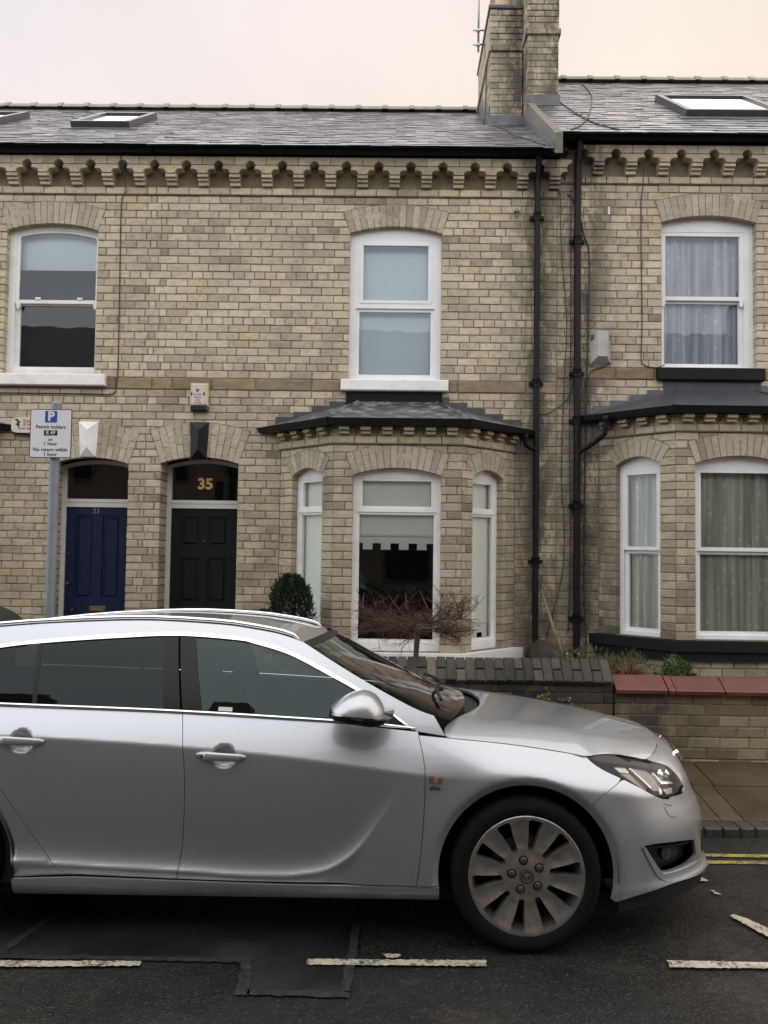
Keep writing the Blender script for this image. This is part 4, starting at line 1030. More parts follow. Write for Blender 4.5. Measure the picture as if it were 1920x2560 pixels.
# ------------------------------------------------------------------ garden walls
WY = 6.80
m = M('red_terracotta'); p = m.pos(); r = m.n('ShaderNodeObjectInfo').outputs['Random']
c = m.mix(1., m.ramp(r, [(0, (.075, .017, .014)), (.5, (.125, .024, .019)), (1, (.088, .022, .020))]), m.ramp(m.noise(p, 5, 6, .65), [(.3, .62), (.7, 1.22)]), 'MULTIPLY')
m.set(Base_Color=c, Roughness=m.ramp(m.noise(p, 4, 4), [(.35, .26), (.65, .5)])).bump(m.noise(p, 50, 4), .2, .003); MAT['terracotta'] = m.m
TW = (0., WY, 0.)
g35 = thing('garden_wall', 'sooty brick garden wall with sloping brick on edge coping', 'wall', (0, WY, .1), 'front garden walls')
core = MB().box(-1.45, 1.80, WY + .008, WY + .21, .0, .73).build('wall', 'mortar', g35)
B = Bricks(); cs = courses(.03, .565, .0868, 9, 4); cs = [(a, b, 'S', f) for a, b, k, f in cs]; lay(B, TW, -1.45, 1.81, cs); B.finish(core, 'gw_brick', 'gw_bulk', 120, .3)
B = Bricks(); cs = [(.565, .648, 'S', .03), (.648, .728, 'S', .15)]; lay(B, TW, -1.45, 1.81, cs, y0=-.008); B.finish(core, 'cop_brick', 'cop_brick', 60, .3)
x = -1.45; k = 0
def slant(x0, x1, t0, t1, j):
    """brick laid up the 44 degree slope of the coping between t0 and t1 (0..1)"""
    ca, sa = cos(radians(43)), sin(radians(43)); L = .236; o = Vector((0, WY - .045, .742)); d = Vector((0, ca, sa)); n = Vector((0, -sa, ca)); V = []; b = .005
    for xx, s in ((x0, 1), (x1, -1)):
        for t, q in ((t0, 1), (t1, -1)):
            p = o + d * (L * t); V.append((xx, *(p + n * -.06).yz)); V.append((xx, *(p + n * (j - b)).yz)); p2 = p + d * b * q; V.append((xx + s * b, *(p2 + n * j).yz))
    # order per corner: 0 deep,1 edge,2 face
    A_, B_, C_, D_ = 0, 3, 9, 6
    f = [(A_ + 2, D_ + 2, C_ + 2, B_ + 2)]
    for p_, q_ in ((A_, D_), (D_, C_), (C_, B_), (B_, A_)): f += [(p_ + 1, q_ + 1, q_ + 2, p_ + 2), (p_, q_, q_ + 1, p_ + 1)]
    return MB().add(V, f)
cm = MB().add([(-1.44, WY - .035, .735), (1.795, WY - .035, .735), (1.795, WY + .125, .885), (-1.44, WY + .125, .885), (-1.44, WY + .25, .74), (1.795, WY + .25, .74)], [(0, 1, 2, 3), (3, 2, 5, 4), (0, 4, 5, 1), (1, 5, 2), (0, 3, 4)]).build('coping', 'mortar', g35)
while x < 1.78:
    w_ = .079 + random.uniform(-.003, .003); j = .012 + random.uniform(-.004, .004)
    if k % 2 == 0: slant(x + .004, x + w_ - .004, 0, 1, j).build('coping_brick', 'cop_brick', cm)
    else:
        slant(x + .004, x + w_ - .004, 0, .475, j - .003).build('coping_brick', 'cop_brick', cm); slant(x + .004, x + w_ - .004, .52, 1, j - .001).build('coping_brick', 'cop_brick', cm)
    x += w_; k += 1
g37 = thing('garden_wall', 'buff brick garden wall with red terracotta coping', 'wall', (3, WY, .1), 'front garden walls')
core = MB().box(1.83, 6.7, WY + .022, WY + .22, .0, .655).build('wall', 'mortar', g37)
B = Bricks(); cs = courses(.04, .652, .0874, 9, 8); cs = [(a, b, 'S', f + .03) for a, b, k, f in cs]; lay(B, TW, 1.815, 6.7, cs, y0=.014); B.finish(core, 'gw_brick', 'gw_bulk', 150, .2)
for a, b in ((1.822, 2.235), (2.247, 2.30), (2.306, 2.695), (2.705, 3.13), (3.14, 3.57), (3.58, 4.0), (4.01, 4.45), (4.46, 4.9), (4.91, 5.35), (5.36, 5.8), (5.81, 6.25), (6.26, 6.7)):
    j = random.uniform(-.003, .003); P = [(WY - .045, .655), (WY - .045, .682), (WY - .035, .690), (WY + .12, .778), (WY + .15, .778), (WY + .27, .70), (WY + .27, .655)]
    mb = MB(); n = len(P); mb.add([(xx, y, z + j) for xx in (a, b) for y, z in P], [(i, (i + 1) % n, (i + 1) % n + n, i + n) for i in range(n)] + [tuple(range(n)), tuple(range(2 * n - 1, n - 1, -1))]); mb.build('coping_tile', 'terracotta', g37)
m = M('mossy_masonry'); p = m.pos(); f = m.noise(p, 11, 6, .7)
m.set(Base_Color=m.ramp(f, [(.35, (.022, .017, .011)), (.52, (.042, .034, .020)), (.66, (.034, .034, .012))]), Roughness=.95).bump(m.noise(p, 45, 5, .7), 1., .02); MAT['mossy'] = m.m
gd = thing('garden_wall', 'low mossy dividing wall running back to the houses between the gardens', 'wall', (1.66, 8, .2), 'front garden walls')
mb = MB(); P = [(-.13, .0), (-.13, .54), (-.15, .56), (-.11, .66), (-.05, .71), (.05, .705), (.11, .66), (.15, .56), (.13, .54), (.13, 0)]; n = len(P); vs = []
for i in range(13):
    y = 7.06 + (9.38 - 7.06) * i / 12
    vs += [(1.66 + a + random.uniform(-.02, .02), y, .05 + b + .04 * i / 12 + random.uniform(-.03, .02)) for a, b in P]
mb.add(vs, [(i * n + j, i * n + (j + 1) % n, (i + 1) * n + (j + 1) % n, (i + 1) * n + j) for i in range(12) for j in range(n)] + [tuple(range(n)), tuple(range(12 * n, 13 * n))]); mb.build('coping', 'mossy', gd, smooth=True, angle=40)
MB().box(1.55, 1.77, 7.1, 9.36, .0, .5).build('wall', 'mossy', gd)
# ------------------------------------------------------------------ parking sign
t = thing('parking_sign', 'white permit holders parking sign on a grey post behind the car', 'sign', (-2.64, 6.4, .05))
MB().lathe([(.0385, .02), (.0385, 2.895), (.030, 2.905), (0, 2.907)], (-2.64, 6.4, 0), 'z', 20).build('post', 'galv', t, smooth=True, angle=40)
sy = 6.345
def rrect(x0, x1, z0, z1, r):
    return [(cx_ + r * cos(a), cz_ + r * sin(a)) for cx_, cz_, a0 in ((x1 - r, z1 - r, 0), (x0 + r, z1 - r, pi / 2), (x0 + r, z0 + r, pi), (x1 - r, z0 + r, 1.5 * pi)) for a in [a0 + pi / 2 * i / 4 for i in range(5)]]
pl = MB().prism(rrect(-2.817, -2.493, 2.463, 2.842, .014), sy, sy + .004).build('plate', 'ink', t)
MB().prism(rrect(-2.811, -2.499, 2.469, 2.836, .010), sy - .0014, sy - .0004).build('face', 'signw', pl)
MB().prism(rrect(-2.702, -2.608, 2.738, 2.828, .006), sy - .0030, sy - .0018).build('parking_symbol', 'signblue', pl)
text('P', .098, 'signw', pl, (-2.655, sy - .0036, 2.783), depth=.0004, bold=.0035, sx=1.0)
for s_, z, k in (('Permit holders', 2.703, .0385), ('or', 2.606, .036), ('1 hour', 2.573, .0385), ('No return within', 2.527, .0385), ('1 hour', 2.490, .0385)):
    text(s_, k, 'ink', pl, (-2.655, sy - .0022, z), depth=.0004, bold=.0006)
MB().box(-2.707, -2.603, sy - .0030, sy - .0018, 2.637, 2.677).build('permit_zone_panel', 'ink', pl); text('R 49', .038, 'signw', pl, (-2.655, sy - .0036, 2.657), depth=.0004, bold=.0006)
for z in (2.56, 2.75): MB().lathe([(.041, z - .012), (.041, z + .012)], (-2.64, 6.4, 0), 'z', 16).build('clip', 'galv', t, smooth=True)
# dark domed thing that peeps over the car at the left edge
t = thing('domed_bin', 'dark grey domed top showing above the car roof at the left edge', 'bin', (-3.3, 6.3, .05))
MAT['binplastic'] = plain('dark_grey_plastic', (.022, .022, .026), .45, var=.15, scale=12)
MB().lathe([(.34, .03), (.42, 1.02), (.44, 1.03), (.44, 1.06), (.40, 1.08)], (-3.3, 6.3, 0), 'z', 28).build('body', 'binplastic', t, smooth=True, angle=40)
MB().lathe([(.495, 1.05), (.50, 1.08)] + [(.50 * cos(a), 1.10 + .26 * sin(a)) for a in [pi / 2 * i / 10 for i in range(11)]], (-3.3, 6.3, 0), 'z', 28).build('lid', 'binplastic', t, smooth=True, angle=40)
# ------------------------------------------------------------------ plants
def leafmat(name, c0, c1, c2, rough=.6):
    m = M(name); r = m.n('ShaderNodeNewGeometry').outputs['Random Per Island']
    m.set(Base_Color=m.ramp(r, [(0, c0), (.5, c1), (1, c2)]), Roughness=rough, Specular_IOR_Level=.3)
    return m.m
MAT['yew'] = leafmat('dark_conifer_leaf', (.010, .018, .010), (.018, .030, .014), (.030, .046, .020)); MAT['bush'] = leafmat('green_leaf', (.030, .060, .014), (.055, .095, .022), (.10, .15, .04))
MAT['weed'] = leafmat('dry_weed', (.055, .048, .022), (.085, .072, .035), (.06, .075, .03)); MAT['brownleaf'] = leafmat('dead_leaf', (.10, .04, .02), (.16, .065, .03), (.12, .08, .04))
MAT['lime'] = leafmat('lime_leaf', (.12, .15, .03), (.18, .20, .05), (.22, .22, .07)); MAT['twig'] = leafmat('red_brown_twig', (.040, .022, .015), (.070, .036, .023), (.13, .080, .045), .7)
MAT['bark'] = plain('bark', (.085, .068, .052), .9, var=.35, scale=50, bump=.8); MAT['cane'] = plain('bamboo_cane', (.22, .16, .09), .6, var=.25, scale=25)
def leaf(mb, p, d, l, w_, up=None):
    d = d.normalized(); s = d.cross(Vector((random.gauss(0, 1), random.gauss(0, 1), random.gauss(0, 1))))
    if s.length < 1e-4: s = Vector((1, 0, 0))
    s.normalize(); q = p + d * l * .5; b = s.cross(d) * l * .08
    mb.add([tuple(p), tuple(q + s * w_ / 2 + b), tuple(p + d * l), tuple(q - s * w_ / 2 + b)], [(0, 1, 2, 3)])
def rv():
    v_ = Vector((random.gauss(0, 1), random.gauss(0, 1), random.gauss(0, 1))); return v_.normalized()
# clipped conifer
t = thing('conifer', 'dark green clipped conifer in front of the left side of the bay', 'shrub', (-1.05, 8.5, .2))
MB().tube([(-1.05, 8.5, .2), (-1.05, 8.5, .8), (-1.04, 8.5, 1.3)], [.035, .028, .012], 8).build('trunk', 'bark', t, smooth=True)
mb = MB()
for i in range(10500):
    z = .28 + 1.22 * random.random() ** .85; h = (z - .28) / 1.24; a = random.uniform(0, 2 * pi)
    prof = .210 * (1 - .06 * h) if h < .66 else .210 * .96 * (1 - ((h - .66) / .36) ** 3.0)
    rr = max(.01, prof) * (random.uniform(.40, 1) ** .45) * (1 + .17 * sin(3 * a + 7 * z) + .13 * sin(7 * a - 11 * z) + .08 * sin(13 * a + 23 * z))
    p = Vector((-1.05 + rr * cos(a) + .02 * h, 8.5 + rr * sin(a), z)); d = Vector((cos(a) * .55, sin(a) * .55, 1.15)) + rv() * .6
    leaf(mb, p, d, random.uniform(.028, .06) * (1.35 if random.random() < .12 else 1), .012)
for i in range(48):
    a = random.uniform(0, 2 * pi); r0 = random.uniform(.0, .20); b0 = Vector((-1.03 + r0 * cos(a), 8.5 + r0 * sin(a), 1.40 - r0 * .5 + random.uniform(-.1, .03)))
    for k in range(34): leaf(mb, b0 + Vector((random.gauss(0, .008), random.gauss(0, .008), k * .0038)), Vector((random.gauss(0, .5), random.gauss(0, .5), 1)), .028, .010)
for i in range(420):
    a = random.uniform(0, 2 * pi); p = Vector((-1.29 + random.gauss(0, .035), 8.45 + random.gauss(0, .03), random.uniform(.95, 1.15))); leaf(mb, p, Vector((random.gauss(0, .4), random.gauss(0, .3), 1)), .04, .010)
mb.build('crown', 'yew', t, fix=False)
# bare umbrella-headed little tree
t = thing('bare_tree', 'small leafless tree with flat umbrella of reddish twigs behind the wall', 'tree', (.225, 7.6, .2))
MB().tube([(.225, 7.6, .2), (.222, 7.6, .6), (.228, 7.6, .85), (.235, 7.6, .98), (.24, 7.6, 1.07), (.25, 7.6, 1.12)], [.030, .026, .025, .027, .034, .020], 10).build('trunk', 'bark', t, smooth=True)
tw = MB(); lb_ = MB(); rd = random.Random(11)
def grow(p, d, L, r, gen, droop):
    n = 4 if gen < 2 else 3; pts = [p.copy()]; q = p.copy(); dd = d.normalized()
    for i in range(n):
        dd = (dd + Vector((rd.gauss(0, .16), rd.gauss(0, .16), rd.gauss(0, .10) - droop * .06))).normalized(); q = q + dd * (L / n); pts.append(q.copy())
    (lb_ if gen == 0 else tw).tube(pts, [r * (1 - .6 * i / n) for i in range(n + 1)], 5 if gen < 1 else 3, cap=False)
    if gen < 3:
        k = (9, 6, 3)[gen]
        for i in range(k):
            f = rd.uniform(.15 if gen else .3, 1.); a = pts[min(n - 1, int(f * n))].lerp(pts[min(n, int(f * n) + 1)], f * n - int(f * n))
            e = (dd + Vector((rd.gauss(0, .75), rd.gauss(0, .75), rd.gauss(.08, .30)))).normalized()
            grow(a, e, L * rd.uniform(.38, .72), r * .5, gen + 1, droop)
base = Vector((.24, 7.6, 1.07))
for i in range(18):
    a = 2 * pi * i / 18 + rd.uniform(-.12, .12); left = cos(a) < .1
    el = rd.uniform(.14, .42) if left else rd.uniform(.05, .30)
    grow(base + Vector((rd.uniform(-.01, .01), 0, rd.uniform(-.03, .03))), Vector((cos(a), sin(a), el)), rd.uniform(.28, .38) * (1.22 if cos(a) < -.2 else 1), .007, 0, .5)
grow(base, Vector((1, -.1, .16)), .34, .016, 0, 0.)
for i in range(14): grow(Vector((.56 + rd.gauss(0, .06), 7.55 + rd.gauss(0, .06), 1.19 + rd.gauss(0, .03))), Vector((rd.gauss(.35, .6), rd.gauss(0, .6), rd.gauss(.35, .35))), .20, .005, 1, 0.)
for i in range(9): grow(Vector((rd.uniform(-.3, .35), 7.6 + rd.gauss(0, .08), 1.25)), Vector((rd.gauss(-.3, .3), rd.gauss(0, .2), 1)), rd.uniform(.1, .22), .006, 3, 0.)
lb_.build('limbs', 'bark', t, smooth=True, fix=False); tw.build('twigs', 'twig', t, fix=False)
# raised garden behind the red coping
def clump(name, label, cat, c, R_, n, mat, l=(.03, .06), w_=.025, stems=6, upb=.4, group=None, smat='bark'):
    t = thing(name, label, cat, (c[0], c[1], .46), group); mb = MB(); st = MB()
    for i in range(stems):
        e = Vector(c) + Vector((random.gauss(0, R_[0] * .5), random.gauss(0, R_[1] * .5), R_[2] * random.uniform(.2, .95)))
        b_ = Vector((c[0] + random.gauss(0, R_[0] * .25), c[1] + random.gauss(0, R_[1] * .25), .44)); st.tube([b_, b_.lerp(e, .5) + rv() * .02, e], [.006, .004, .002], 5, cap=False)
    for i in range(n):
        v_ = rv() * (random.random() ** .4); k = 1 + .35 * sin(5 * v_.x + 3 * v_.z) * .5
        p = Vector((c[0] + v_.x * R_[0] * k, c[1] + v_.y * R_[1] * k, c[2] + v_.z * R_[2] * k))
        leaf(mb, p, v_ + rv() * .7 + Vector((0, 0, upb)), random.uniform(*l), w_ * random.uniform(.6, 1.2))
    st.build('stems', smat, t, fix=False); mb.build('leaves', mat, t, fix=False); return t
clump('green_bush', 'leafy green bush above the red coping', 'shrub', (2.44, 7.15, .73), (.16, .14, .17), 900, 'bush', (.025, .05), .026)
clump('fern', 'rusty dead fern fronds spilling beside the green bush', 'plant', (2.04, 7.10, .70), (.11, .10, .10), 520, 'brownleaf', (.04, .08), .014)
for (x, y, z, n, r_, lab) in ((1.98, 7.75, .72, 380, .19, 'dry brownish weeds between the drainpipe and the right bay'), (2.30, 7.9, .70, 380, .20, 'straggly weeds in front of the right bay corner'), (2.62, 7.6, .66, 260, .15, 'thin weeds right of the green bush'), (1.85, 7.15, .68, 300, .13, 'weeds at the corner where the two garden walls meet'), (1.66, 7.6, .74, 620, .20, 'dead weeds growing over the mossy dividing wall')):
    clump('weeds', lab, 'weeds', (x, y, z), (r_, r_ * .9, .17), n, 'weed', (.03, .08), .010, 16, .9, 'weeds in the raised garden', 'weed')
t = thing('terracotta_pot', 'weathered terracotta pot half hidden behind the red coping', 'pot', (2.08, 7.28, .46))
MB().lathe([(.075, .46), (.105, .72), (.122, .725), (.125, .775), (.11, .78), (.10, .74), (.0, .735)], (2.08, 7.28, 0), 'z', 24).build('pot', 'terracotta', t, smooth=True, angle=40)
for (x, z, y, n, lab, mt) in ((1.50, .88, 6.97, 40, 'yellow green ivy sprig on top of the coping', 'lime'), (1.24, .62, 6.78, 34, 'yellow green leaves growing from the sooty wall joint', 'lime'), (1.42, .60, 6.78, 22, 'tiny yellow leaf tuft on the sooty wall face', 'lime')):
    t = thing('ivy_sprig', lab, 'plant', (x, y, z)); mb = MB()
    for i in range(n): leaf(mb, Vector((x + random.gauss(0, .035), y - .01 + random.gauss(0, .008), z + random.gauss(0, .028))), rv() + Vector((0, -.6, .2)), random.uniform(.015, .032), .016)
    mb.build('leaves', mt, t, fix=False)
    MB().tube([(x - .04, y, z - .03), (x, y - .01, z), (x + .05, y, z + .01)], .002, 4).build('stem', 'bark', t)
for (a, b, lab) in (((1.675, 9.32, 1.36), (1.885, 9.10, .52), 'longer thin cane leaning against the wall between the drainpipes'), ((1.72, 9.30, 1.22), (1.91, 9.06, .52), 'shorter cane leaning beside the longer one')):
    tag(MB().tube([a, tuple((Vector(a) + Vector(b)) / 2 + Vector((.004, 0, 0))), b], .009, 7).build('garden_cane', 'cane', smooth=True), lab, 'cane', 'canes leaning on the wall')
# ------------------------------------------------------------------ the other side of the street (seen mirrored in glass and paint)
def far_house(x0, x1):
    H = thing('terraced_house', 'brick terraced house across the street mirrored in the window panes', 'house', ((x0 + x1) / 2, -5.5, 0), 'houses across the street')
    Y = -5.5
    w_ = MB().box(x0 + .005, x1 - .005, -14.5, Y, .0, 6.3).build('wall', 'farbrick', H)
    r = MB().add([(x0, Y + .25, 6.25), (x1, Y + .25, 6.25), (x1, -8.9, 9.25), (x0, -8.9, 9.25), (x1, -14.7, 6.0), (x0, -14.7, 6.0)], [(0, 1, 2, 3), (3, 2, 4, 5), (0, 3, 5), (1, 4, 2)]).build('roof', 'farslate', H)
    MB().box(x1 - .45, x1 + .45, -9.5, -8.3, 8.0, 10.2).build('chimney', 'farbrick', r)
    for k in (-.2, .2): MB().lathe([(.13, 10.18), (.11, 10.6), (.12, 10.65), (.08, 10.65)], (x1 + k, -8.9, 0), 'z', 12).build('chimney_pot', 'potclay', r)
    c = (x0 + x1) / 2
    for (a, b, z0, z1) in ((c + .5, c + 1.5, 3.75, 5.45), (c - 1.6, c - .6, 3.75, 5.45), (c + .35, c + 1.65, .9, 2.7)):
        f = MB().box(a, b, Y + .002, Y + .05, z0, z1).build('window', 'farframe', H); MB().box(a + .08, b - .08, Y + .051, Y + .06, z0 + .08, (z0 + z1) / 2 - .03).build('pane', 'room', f); MB().box(a + .08, b - .08, Y + .051, Y + .06, (z0 + z1) / 2 + .03, z1 - .08).build('pane', 'room', f)
    MB().box(c - 1.5, c - .6, Y + .002, Y + .04, .25, 2.3).build('door', 'doorblack', H)
    MB().box(x0, x1, Y + .18, Y + .32, 6.2, 6.3).build('gutter', 'gutter', H)
MAT['farframe'] = plain('dull_frame', (.10, .095, .09), .6); MAT['farbrick'] = plain('red_brown_brick', (.23, .175, .13), .9, var=.3, scale=9, dirt=.3); MAT['farslate'] = plain('grey_slate', (.085, .082, .088), .5, var=.25, scale=6)
for i in range(6): far_house(-13.1 + i * 5, -8.1 + i * 5)
for i in range(3):
    a = -12 + 8 * i; t = thing('garden_wall', 'low brick wall across the street behind the viewer', 'wall', (a + 4, -2.7, 0), 'walls across the street'); MB().box(a + .05, a + 7.9, -2.8, -2.58, -.1, .75).build('wall', 'farbrick', t); MB().box(a, a + 7.95, -2.85, -2.53, .75, .83).build('coping', 'stone', t)
structure(MB().box(-30, 30, -5.6, -2.0, -.3, .06).build('opposite_pavement', 'paving'))
# ------------------------------------------------------------------ silver estate car: body surfaces (x forward from the front axle, y out to the near side, z up)
def spl(P):
    xs = [p[0] for p in P]; ys = [p[1] for p in P]; n = len(P)
    d = [(ys[i + 1] - ys[i]) / (xs[i + 1] - xs[i]) for i in range(n - 1)]; m = [d[0]] + [0] * (n - 2) + [d[-1]]
    for i in range(1, n - 1):
        h0, h1 = xs[i] - xs[i - 1], xs[i + 1] - xs[i]; m[i] = (d[i - 1] * h1 + d[i] * h0) / (h0 + h1)
    def f(x):
        if x <= xs[0]: return ys[0] + m[0] * (x - xs[0])
        if x >= xs[-1]: return ys[-1] + m[-1] * (x - xs[-1])
        i = 0
        while xs[i + 1] < x: i += 1
        h = xs[i + 1] - xs[i]; t = (x - xs[i]) / h; a = t * t
        return ys[i] * (1 + 2 * t) * (1 - t) ** 2 + h * m[i] * t * (1 - t) ** 2 + ys[i + 1] * a * (3 - 2 * t) + h * m[i + 1] * a * (t - 1)
    return f
def sstep(a, b, x):
    t = max(0., min(1., (x - a) / (b - a))); return t * t * (3 - 2 * t)
HUBZ = .339; RAX = -2.737
c_crease = spl([(-3.9, .935), (-2.4, .92), (-1.566, .881), (-1.12, .846), (-.767, .807), (-.556, .782), (-.2, .752), (.4, .69), (1., .64)])
c_blade = spl([(-3.9, .40), (-2.3, .355), (-1.913, .339), (-1.531, .327), (-1.21, .314), (-1.02, .322), (-.873, .357), (-.761, .439), (-.657, .581), (-.597, .671), (-.552, .765), (-.52, .86), (-.45, 1.1)])
c_belt = spl([(-3.9, 1.085), (-2.41, 1.043), (-1.579, 1.022), (-1.123, 1.002), (-.863, .989), (-.5, .958), (0, .92), (.5, .85)])
c_hood = spl([(-.494, .944), (-.358, .932), (.055, .886), (.292, .848), (.5, .815), (.8, .76)])
c_ins = spl([(-.6, .062), (-.45, .066), (.05, .105), (.3, .125), (.6, .14)])
DENTS = [(-1.372, .843, .056, .050), (-2.30, .896, .056, .050)]
_bl = [(-1.35 + .9 * i / 90, c_blade(-1.35 + .9 * i / 90)) for i in range(91)]
def bdist(x, z):
    b = 9.
    for (x0, z0), (x1, z1) in zip(_bl, _bl[1:]):
        dx, dz = x1 - x0, z1 - z0; t = ((x - x0) * dx + (z - z0) * dz) / (dx * dx + dz * dz); t = 0. if t < 0 else 1. if t > 1 else t
        e = (x0 + dx * t - x) ** 2 + (z0 + dz * t - z) ** 2
        if e < b: b = e
    return sqrt(b)
def W(x, z):
    zc, zb, zt = c_crease(x), c_blade(x), c_belt(x)
    wf = sstep(-.56, -.1, x); zt = zt * (1 - wf) + c_hood(x) * wf
    if z >= zc:
        s = (z - zc) / (zt - zc); a = .060 * s + .008 * s * s; b = c_ins(x) * max(0, s) ** 1.75
        w = .915 - a * (1 - wf) - b * wf
    else:
        k = (zc - z) / .55; w = .915 - .022 * k * k
        gap = zc - zb
        if gap > .002:
            A = .037 * sstep(0., .48, gap)
            t = (z - zb) / gap
            if t >= 0:
                d = z - zb
                if x > -1.3: d = min(d, bdist(x, z))
                w -= A * max(0., 1 - t) ** 1.65 * (1 - exp(-d / .05))
            else: w -= .30 * min(zb - z, .05) * sstep(.30, .46, gap)
    for cx, fl in ((0., .006), (RAX, .004)):
        r = sqrt((x - cx) ** 2 + (z - HUBZ) ** 2)
        if r < .6:
            w += fl * exp(-((r - .44) / .06) ** 2)
            if r < .428: w -= (.428 - r) * .55
    for cx, cz, a, b in DENTS:
        q = ((x - cx) / a) ** 2 + ((z - cz) / b) ** 2
        if q < 1: w -= .026 * (1 - q) ** .8
    return w
# plan curve round the nose: superellipse, by arc length
NSE = 2.5; XS = .10; LR = 1.36
_tab = [(0., 0., 1.)]
for _i in range(1, 801):
    _t = _i / 800 * pi / 2; _a, _b = sin(_t) ** (2 / NSE), max(0., cos(_t)) ** (2 / NSE)
    _p = _tab[-1]; _tab.append((_p[0] + sqrt(((_a - _p[1]) * .85) ** 2 + ((_b - _p[2]) * .91) ** 2), _a, _b))
_L = _tab[-1][0]
def plan(tau):
    s = max(0., min(1., tau)) * _L; lo, hi = 0, 800
    while hi - lo > 1:
        m_ = (lo + hi) // 2
        if _tab[m_][0] <= s: lo = m_
        else: hi = m_
    a, b = _tab[lo], _tab[hi]; t = (s - a[0]) / (b[0] - a[0]) if b[0] > a[0] else 0
    return a[1] + (b[1] - a[1]) * t, a[2] + (b[2] - a[2]) * t
c_nose = spl([(.10, .88), (.16, .93), (.21, .985), (.262, 1.043), (.30, 1.018), (.36, 1.012), (.42, 1.013), (.51, 1.012), (.57, .992), (.62, .968), (.68, .943), (.75, .912), (.80, .88), (.86, .80), (.95, .66)])
def BAND(u, z):
    if u <= XS: return (u, W(u, z), z)
    a, b = plan((u - XS) / LR); x = XS + (c_nose(z) - XS) * a
    return (x, W(min(x, .62), z) * b, z)
def G(x, z):
    q = z - c_belt(x)
    y = .848 - .34 * q - .40 * q * q
    return y - .035 * sstep(-1.0, -.35, x)
# ------------------------------------------------------------------ car materials
m = M('silver_metallic_paint'); p = m.obj()
fl = m.noise(p, 900, 2, .5); x, y, z = m.sep(p)
grime_shade = m.math('MULTIPLY', m.mapr(z, .18, .62, .55, 0), m.ramp(m.noise(p, 7, 6, .65), [(.3, .35), (.7, 1)]))
c = m.mix(1., (.425, .44, .465), m.ramp(fl, [(.3, .92), (.7, 1.06)]), 'MULTIPLY'); c = m.mix(grime_shade, c, (.20, .185, .165))
m.set(Base_Color=c, Metallic=.82, Roughness=m.math('ADD', .37, m.math('MULTIPLY', grime_shade, .25)), Specular_IOR_Level=.5)
m.b.inputs['Coat Weight'].default_value = .85; m.b.inputs['Coat Roughness'].default_value = .045; MAT['paint'] = m.m
MAT['chrome'] = plain('chrome_trim', (.86, .87, .88), .10, 1., var=.02)
MAT['blacktrim'] = plain('black_car_trim', (.010, .010, .011), .33, var=.1); MAT['rubber'] = plain('tyre_rubber', (.0055, .0055, .0055), .9, var=.2, scale=40, bump=.2, spec=.12)
MAT['liner'] = plain('wheel_arch_liner', (.006, .006, .006), .95, var=.2); MAT['cabin'] = plain('dark_car_interior', (.020, .021, .022), .85, var=.2, scale=12)
m = M('alloy_wheel'); p = m.obj(); f = m.noise(p, 18, 6, .65)
m.set(Base_Color=m.ramp(f, [(.3, (.26, .235, .212)), (.7, (.47, .445, .415))]), Metallic=.85, Roughness=m.ramp(f, [(.3, .36), (.7, .25)])); MAT['alloy'] = m.m
MAT['alloydark'] = plain('dirty_alloy', (.06, .052, .046), .6, .5, var=.3, scale=25); MAT['brakedisc'] = plain('brake_disc', (.10, .09, .085), .45, .9, var=.2)
MAT['amber'] = plain('amber_lens', (.20, .055, .018), .2, var=.1); MAT['pearl'] = plain('headlamp_reflector', (.75, .73, .68), .18, .9, var=.05); MAT['fin'] = plain('headlamp_fin', (.34, .30, .24), .35, .5, var=.1)
MAT['badge'] = plain('badge_chrome', (.12, .12, .12), .35, .8, var=.1)
# ------------------------------------------------------------------ panels cut from the surfaces
CT = radians(2.5)
CAR = thing('estate_car', 'silver estate car parked at the kerb across the foreground', 'car', (.62, 4.67, -.90 * sin(CT)), world=False)
CAR.rotation_euler = (-CT, 0, 0)
def UX(x, z):
    if x <= XS: return x
    lo, hi = XS, XS + LR
    for _ in range(40):
        mid = (lo + hi) / 2
        if BAND(mid, z)[0] < x: lo = mid
        else: hi = mid
    return lo
def cs(P, n=6):
    """smooth open curve through points"""
    Q = []
    for i in range(len(P) - 1):
        a, b = P[i], P[i + 1]; p0 = P[i - 1] if i else (2 * a[0] - b[0], 2 * a[1] - b[1]); p3 = P[i + 2] if i + 2 < len(P) else (2 * b[0] - a[0], 2 * b[1] - a[1])
        for k in range(n):
            t = k / n; Q.append(tuple(.5 * (2 * a[j] + (b[j] - p0[j]) * t + (2 * p0[j] - 5 * a[j] + 4 * b[j] - p3[j]) * t * t + (3 * a[j] - p0[j] - 3 * b[j] + p3[j]) * t ** 3) for j in (0, 1)))
    Q.append(tuple(P[-1])); return Q
def clean(P, step):
    Q = []
    for i in range(len(P)):
        a, b = P[i], P[(i + 1) % len(P)]; L = math.hypot(b[0] - a[0], b[1] - a[1])
        if L < 1e-5: continue
        n = max(1, int(L / step + .5))
        for k in range(n): Q.append((a[0] + (b[0] - a[0]) * k / n, a[1] + (b[1] - a[1]) * k / n))
    R_ = [Q[0]]
    for q in Q[1:]:
        if math.hypot(q[0] - R_[-1][0], q[1] - R_[-1][1]) > step * .25: R_.append(q)
    if math.hypot(R_[0][0] - R_[-1][0], R_[0][1] - R_[-1][1]) < step * .25: R_.pop()
    return R_
